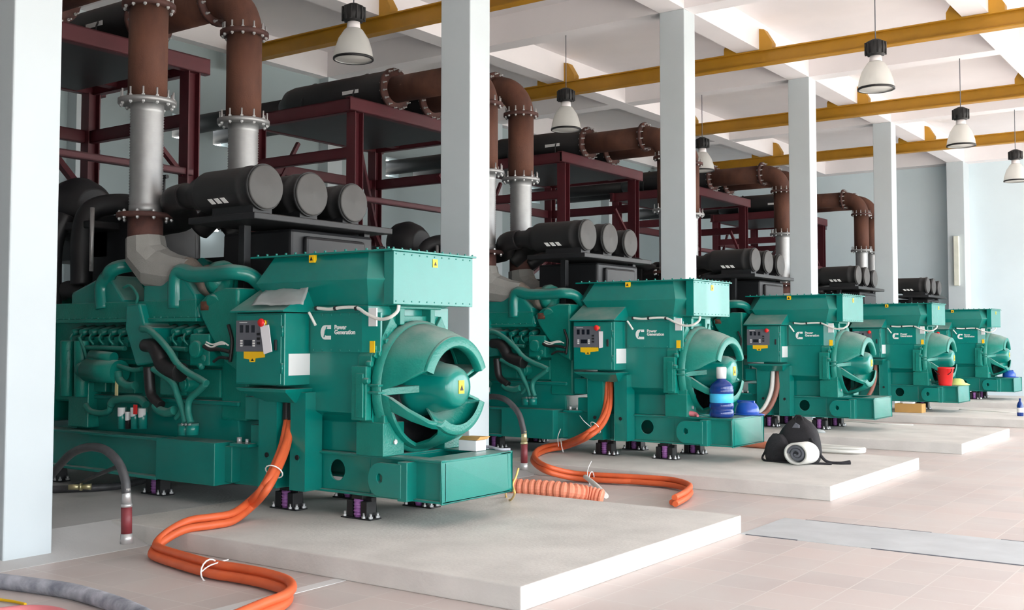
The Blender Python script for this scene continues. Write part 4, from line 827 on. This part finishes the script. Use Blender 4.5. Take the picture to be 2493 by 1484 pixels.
for k, (dz, r1) in enumerate(((.0, 0), (.01, .07), (.03, -.09))):
    pts = [c0+V((-1.0, .28+r1, .02+dz*.3)), c0+V((-.55, .30+r1, .03+dz)), c0+V((-.1, .24+r1, .03+dz)), c0+V((.13, .08, .03+dz)), c0+V((.06, -.1-r1, .03+dz)), c0+V((-.3, -.12-r1, .025+dz)), c0+V((-.7, .0-r1, .02+dz*.5))]
    cable(pts, .022, WCABLE, 'white_hose', 'white hose in the flattened coil beyond the black backpack', 'hose', 'white hoses coiled beyond the backpack')
# reddish conduit ends, rags and papers by the other plinths
def lump(name, p, size, m, lab, cat):
    p = V(p); g = MB(); n = 14; k_ = []
    for j in range(5):
        ph = PI/2*j/4; k_.append([V((p.x+size[0]*math.cos(ph)*math.cos(a)*(1+.15*math.sin(3*a+j)), p.y+size[1]*math.cos(ph)*math.sin(a)*(1+.12*math.cos(2*a+j)), p.z+size[2]*math.sin(ph))) for a in [2*PI*i/n for i in range(n)]])
    g.loft(k_, True, True); return tag(g.build(name, m, o=p), lab, cat)
for (px, py, lab) in ((1860, 1083, 'reddish conduit end lying behind the base end of the second generator'), (2165, 1021, 'reddish conduit end lying behind the base end of the third generator'), (2325, 985, 'reddish conduit end lying behind the base end of the fourth generator')):
    q = atz(px, py, .2); q.z = .2 if py > 1050 else .055; cable([q+V((-.7, .1, .0)), q+V((-.1, .05, 0)), q+V((.35, -.02, -.02)), q+V((.7, .05, -.05))], .05, ORANGEC, 'conduit_end', lab, 'conduit')
q = atz(1990, 1052, .15); lump('plastic_wrap', q, (.12, .08, .06), FILM, 'scrap of clear wrap under the third generator', 'wrap')
q = atz(2110, 962, .15)
for (px, py, lab) in ((2090, 1028, 'thin white cord curving over the third plinth'), (2390, 1000, 'thin white cord curving over the fourth plinth')):
    q = atz(px, py, .155); cable([q+V((-.5, .25, 0)), q+V((0, .1, 0)), q+V((.5, -.1, 0)), q+V((.95, .0, 0))], .012, WCABLE, 'thin_cable', lab, 'cable')
for i, (x0, px, py) in enumerate(((0, 1415, 690), (0, 1808, 745))):
    k = i+1; y = 7.95+PITCH*k; a_ = aty(px, py, y)
    R = tag(MB().loft([[V((a_.x-.35, y-.05, a_.z-.12)), V((a_.x+.4, y-.05, a_.z-.12)), V((a_.x+.4, y+.25, a_.z-.12)), V((a_.x-.35, y+.25, a_.z-.12))], [V((a_.x-.33, y, a_.z+.06)), V((a_.x+.3, y, a_.z+.06)), V((a_.x+.3, y+.2, a_.z+.06)), V((a_.x-.33, y+.2, a_.z+.06))], [V((a_.x-.1, y+.05, a_.z+.2)), V((a_.x+.02, y+.05, a_.z+.2)), V((a_.x+.02, y+.15, a_.z+.2)), V((a_.x-.1, y+.15, a_.z+.2))]]).build('white_cover', WLAB, o=V((a_.x, y, a_.z))), ('pale peaked cover behind the control cabinet of the second generator', 'pale peaked cover behind the control cabinet of the third generator')[i], 'cover')
# ------------------------------------------------------------------ camera, daylight
cam = bpy.data.cameras.new('camera'); co = bpy.data.objects.new('camera', cam); COL.objects.link(co)
cam.sensor_fit = 'HORIZONTAL'; cam.sensor_width = 36; cam.lens = FPX/2493*36; cam.shift_y = (PCY-742)/2493; cam.clip_start = .05; cam.clip_end = 300
co.matrix_world = Matrix(((rgt.x, upv.x, -fwd.x, 0), (rgt.y, upv.y, -fwd.y, 0), (rgt.z, upv.z, -fwd.z, HCAM), (0, 0, 0, 1)))
SC.camera = co
w = bpy.data.worlds.new('sky'); SC.world = w; w.use_nodes = True
nt = w.node_tree; bg = nt.nodes['Background']; bg.inputs['Color'].default_value = (.90, .96, 1.0, 1); bg.inputs['Strength'].default_value = 3.9
sd = bpy.data.lights.new('sun', 'SUN'); sd.energy = 7.0; sd.angle = math.radians(5); sd.color = (1, .94, .86)
so = bpy.data.objects.new('sun', sd); COL.objects.link(so); so.rotation_euler = V((-math.cos(math.radians(50)), .12, -math.sin(math.radians(50)))).to_track_quat('-Z', 'Y').to_euler()
for y in [4.31+PITCH*i for i in range(-1, 6)]:       # daylight arriving through each open door (sky portals)
    y0 = max(y+.42, YN); y1 = min(y+PITCH-.03, YF)
    if y1-y0 < .5: continue
    a = bpy.data.lights.new('door_portal', 'AREA'); a.shape = 'RECTANGLE'; hh = 3.6 if y < 4 else 4.3 if y < 20 else 5.5 if y < 26 else 6.4; a.size = hh; a.size_y = y1-y0; a.cycles.is_portal = True
    ao = bpy.data.objects.new('door_portal', a); COL.objects.link(ao); ao.location = (XR+.1, (y0+y1)/2, hh/2); ao.rotation_euler = (0, math.radians(90), 0)
a = bpy.data.lights.new('door_portal', 'AREA'); a.shape = 'RECTANGLE'; a.size = 4.0; a.size_y = 3.6; a.cycles.is_portal = True; ao = bpy.data.objects.new('door_portal', a); COL.objects.link(ao); ao.location = (1.4, YN-.1, 1.8); ao.rotation_euler = (math.radians(90), 0, 0)
SC.view_settings.view_transform = 'Standard'; SC.view_settings.look = 'None'; SC.view_settings.gamma = 1; SC.view_settings.use_curve_mapping = False
SC.view_settings.exposure = 1.25
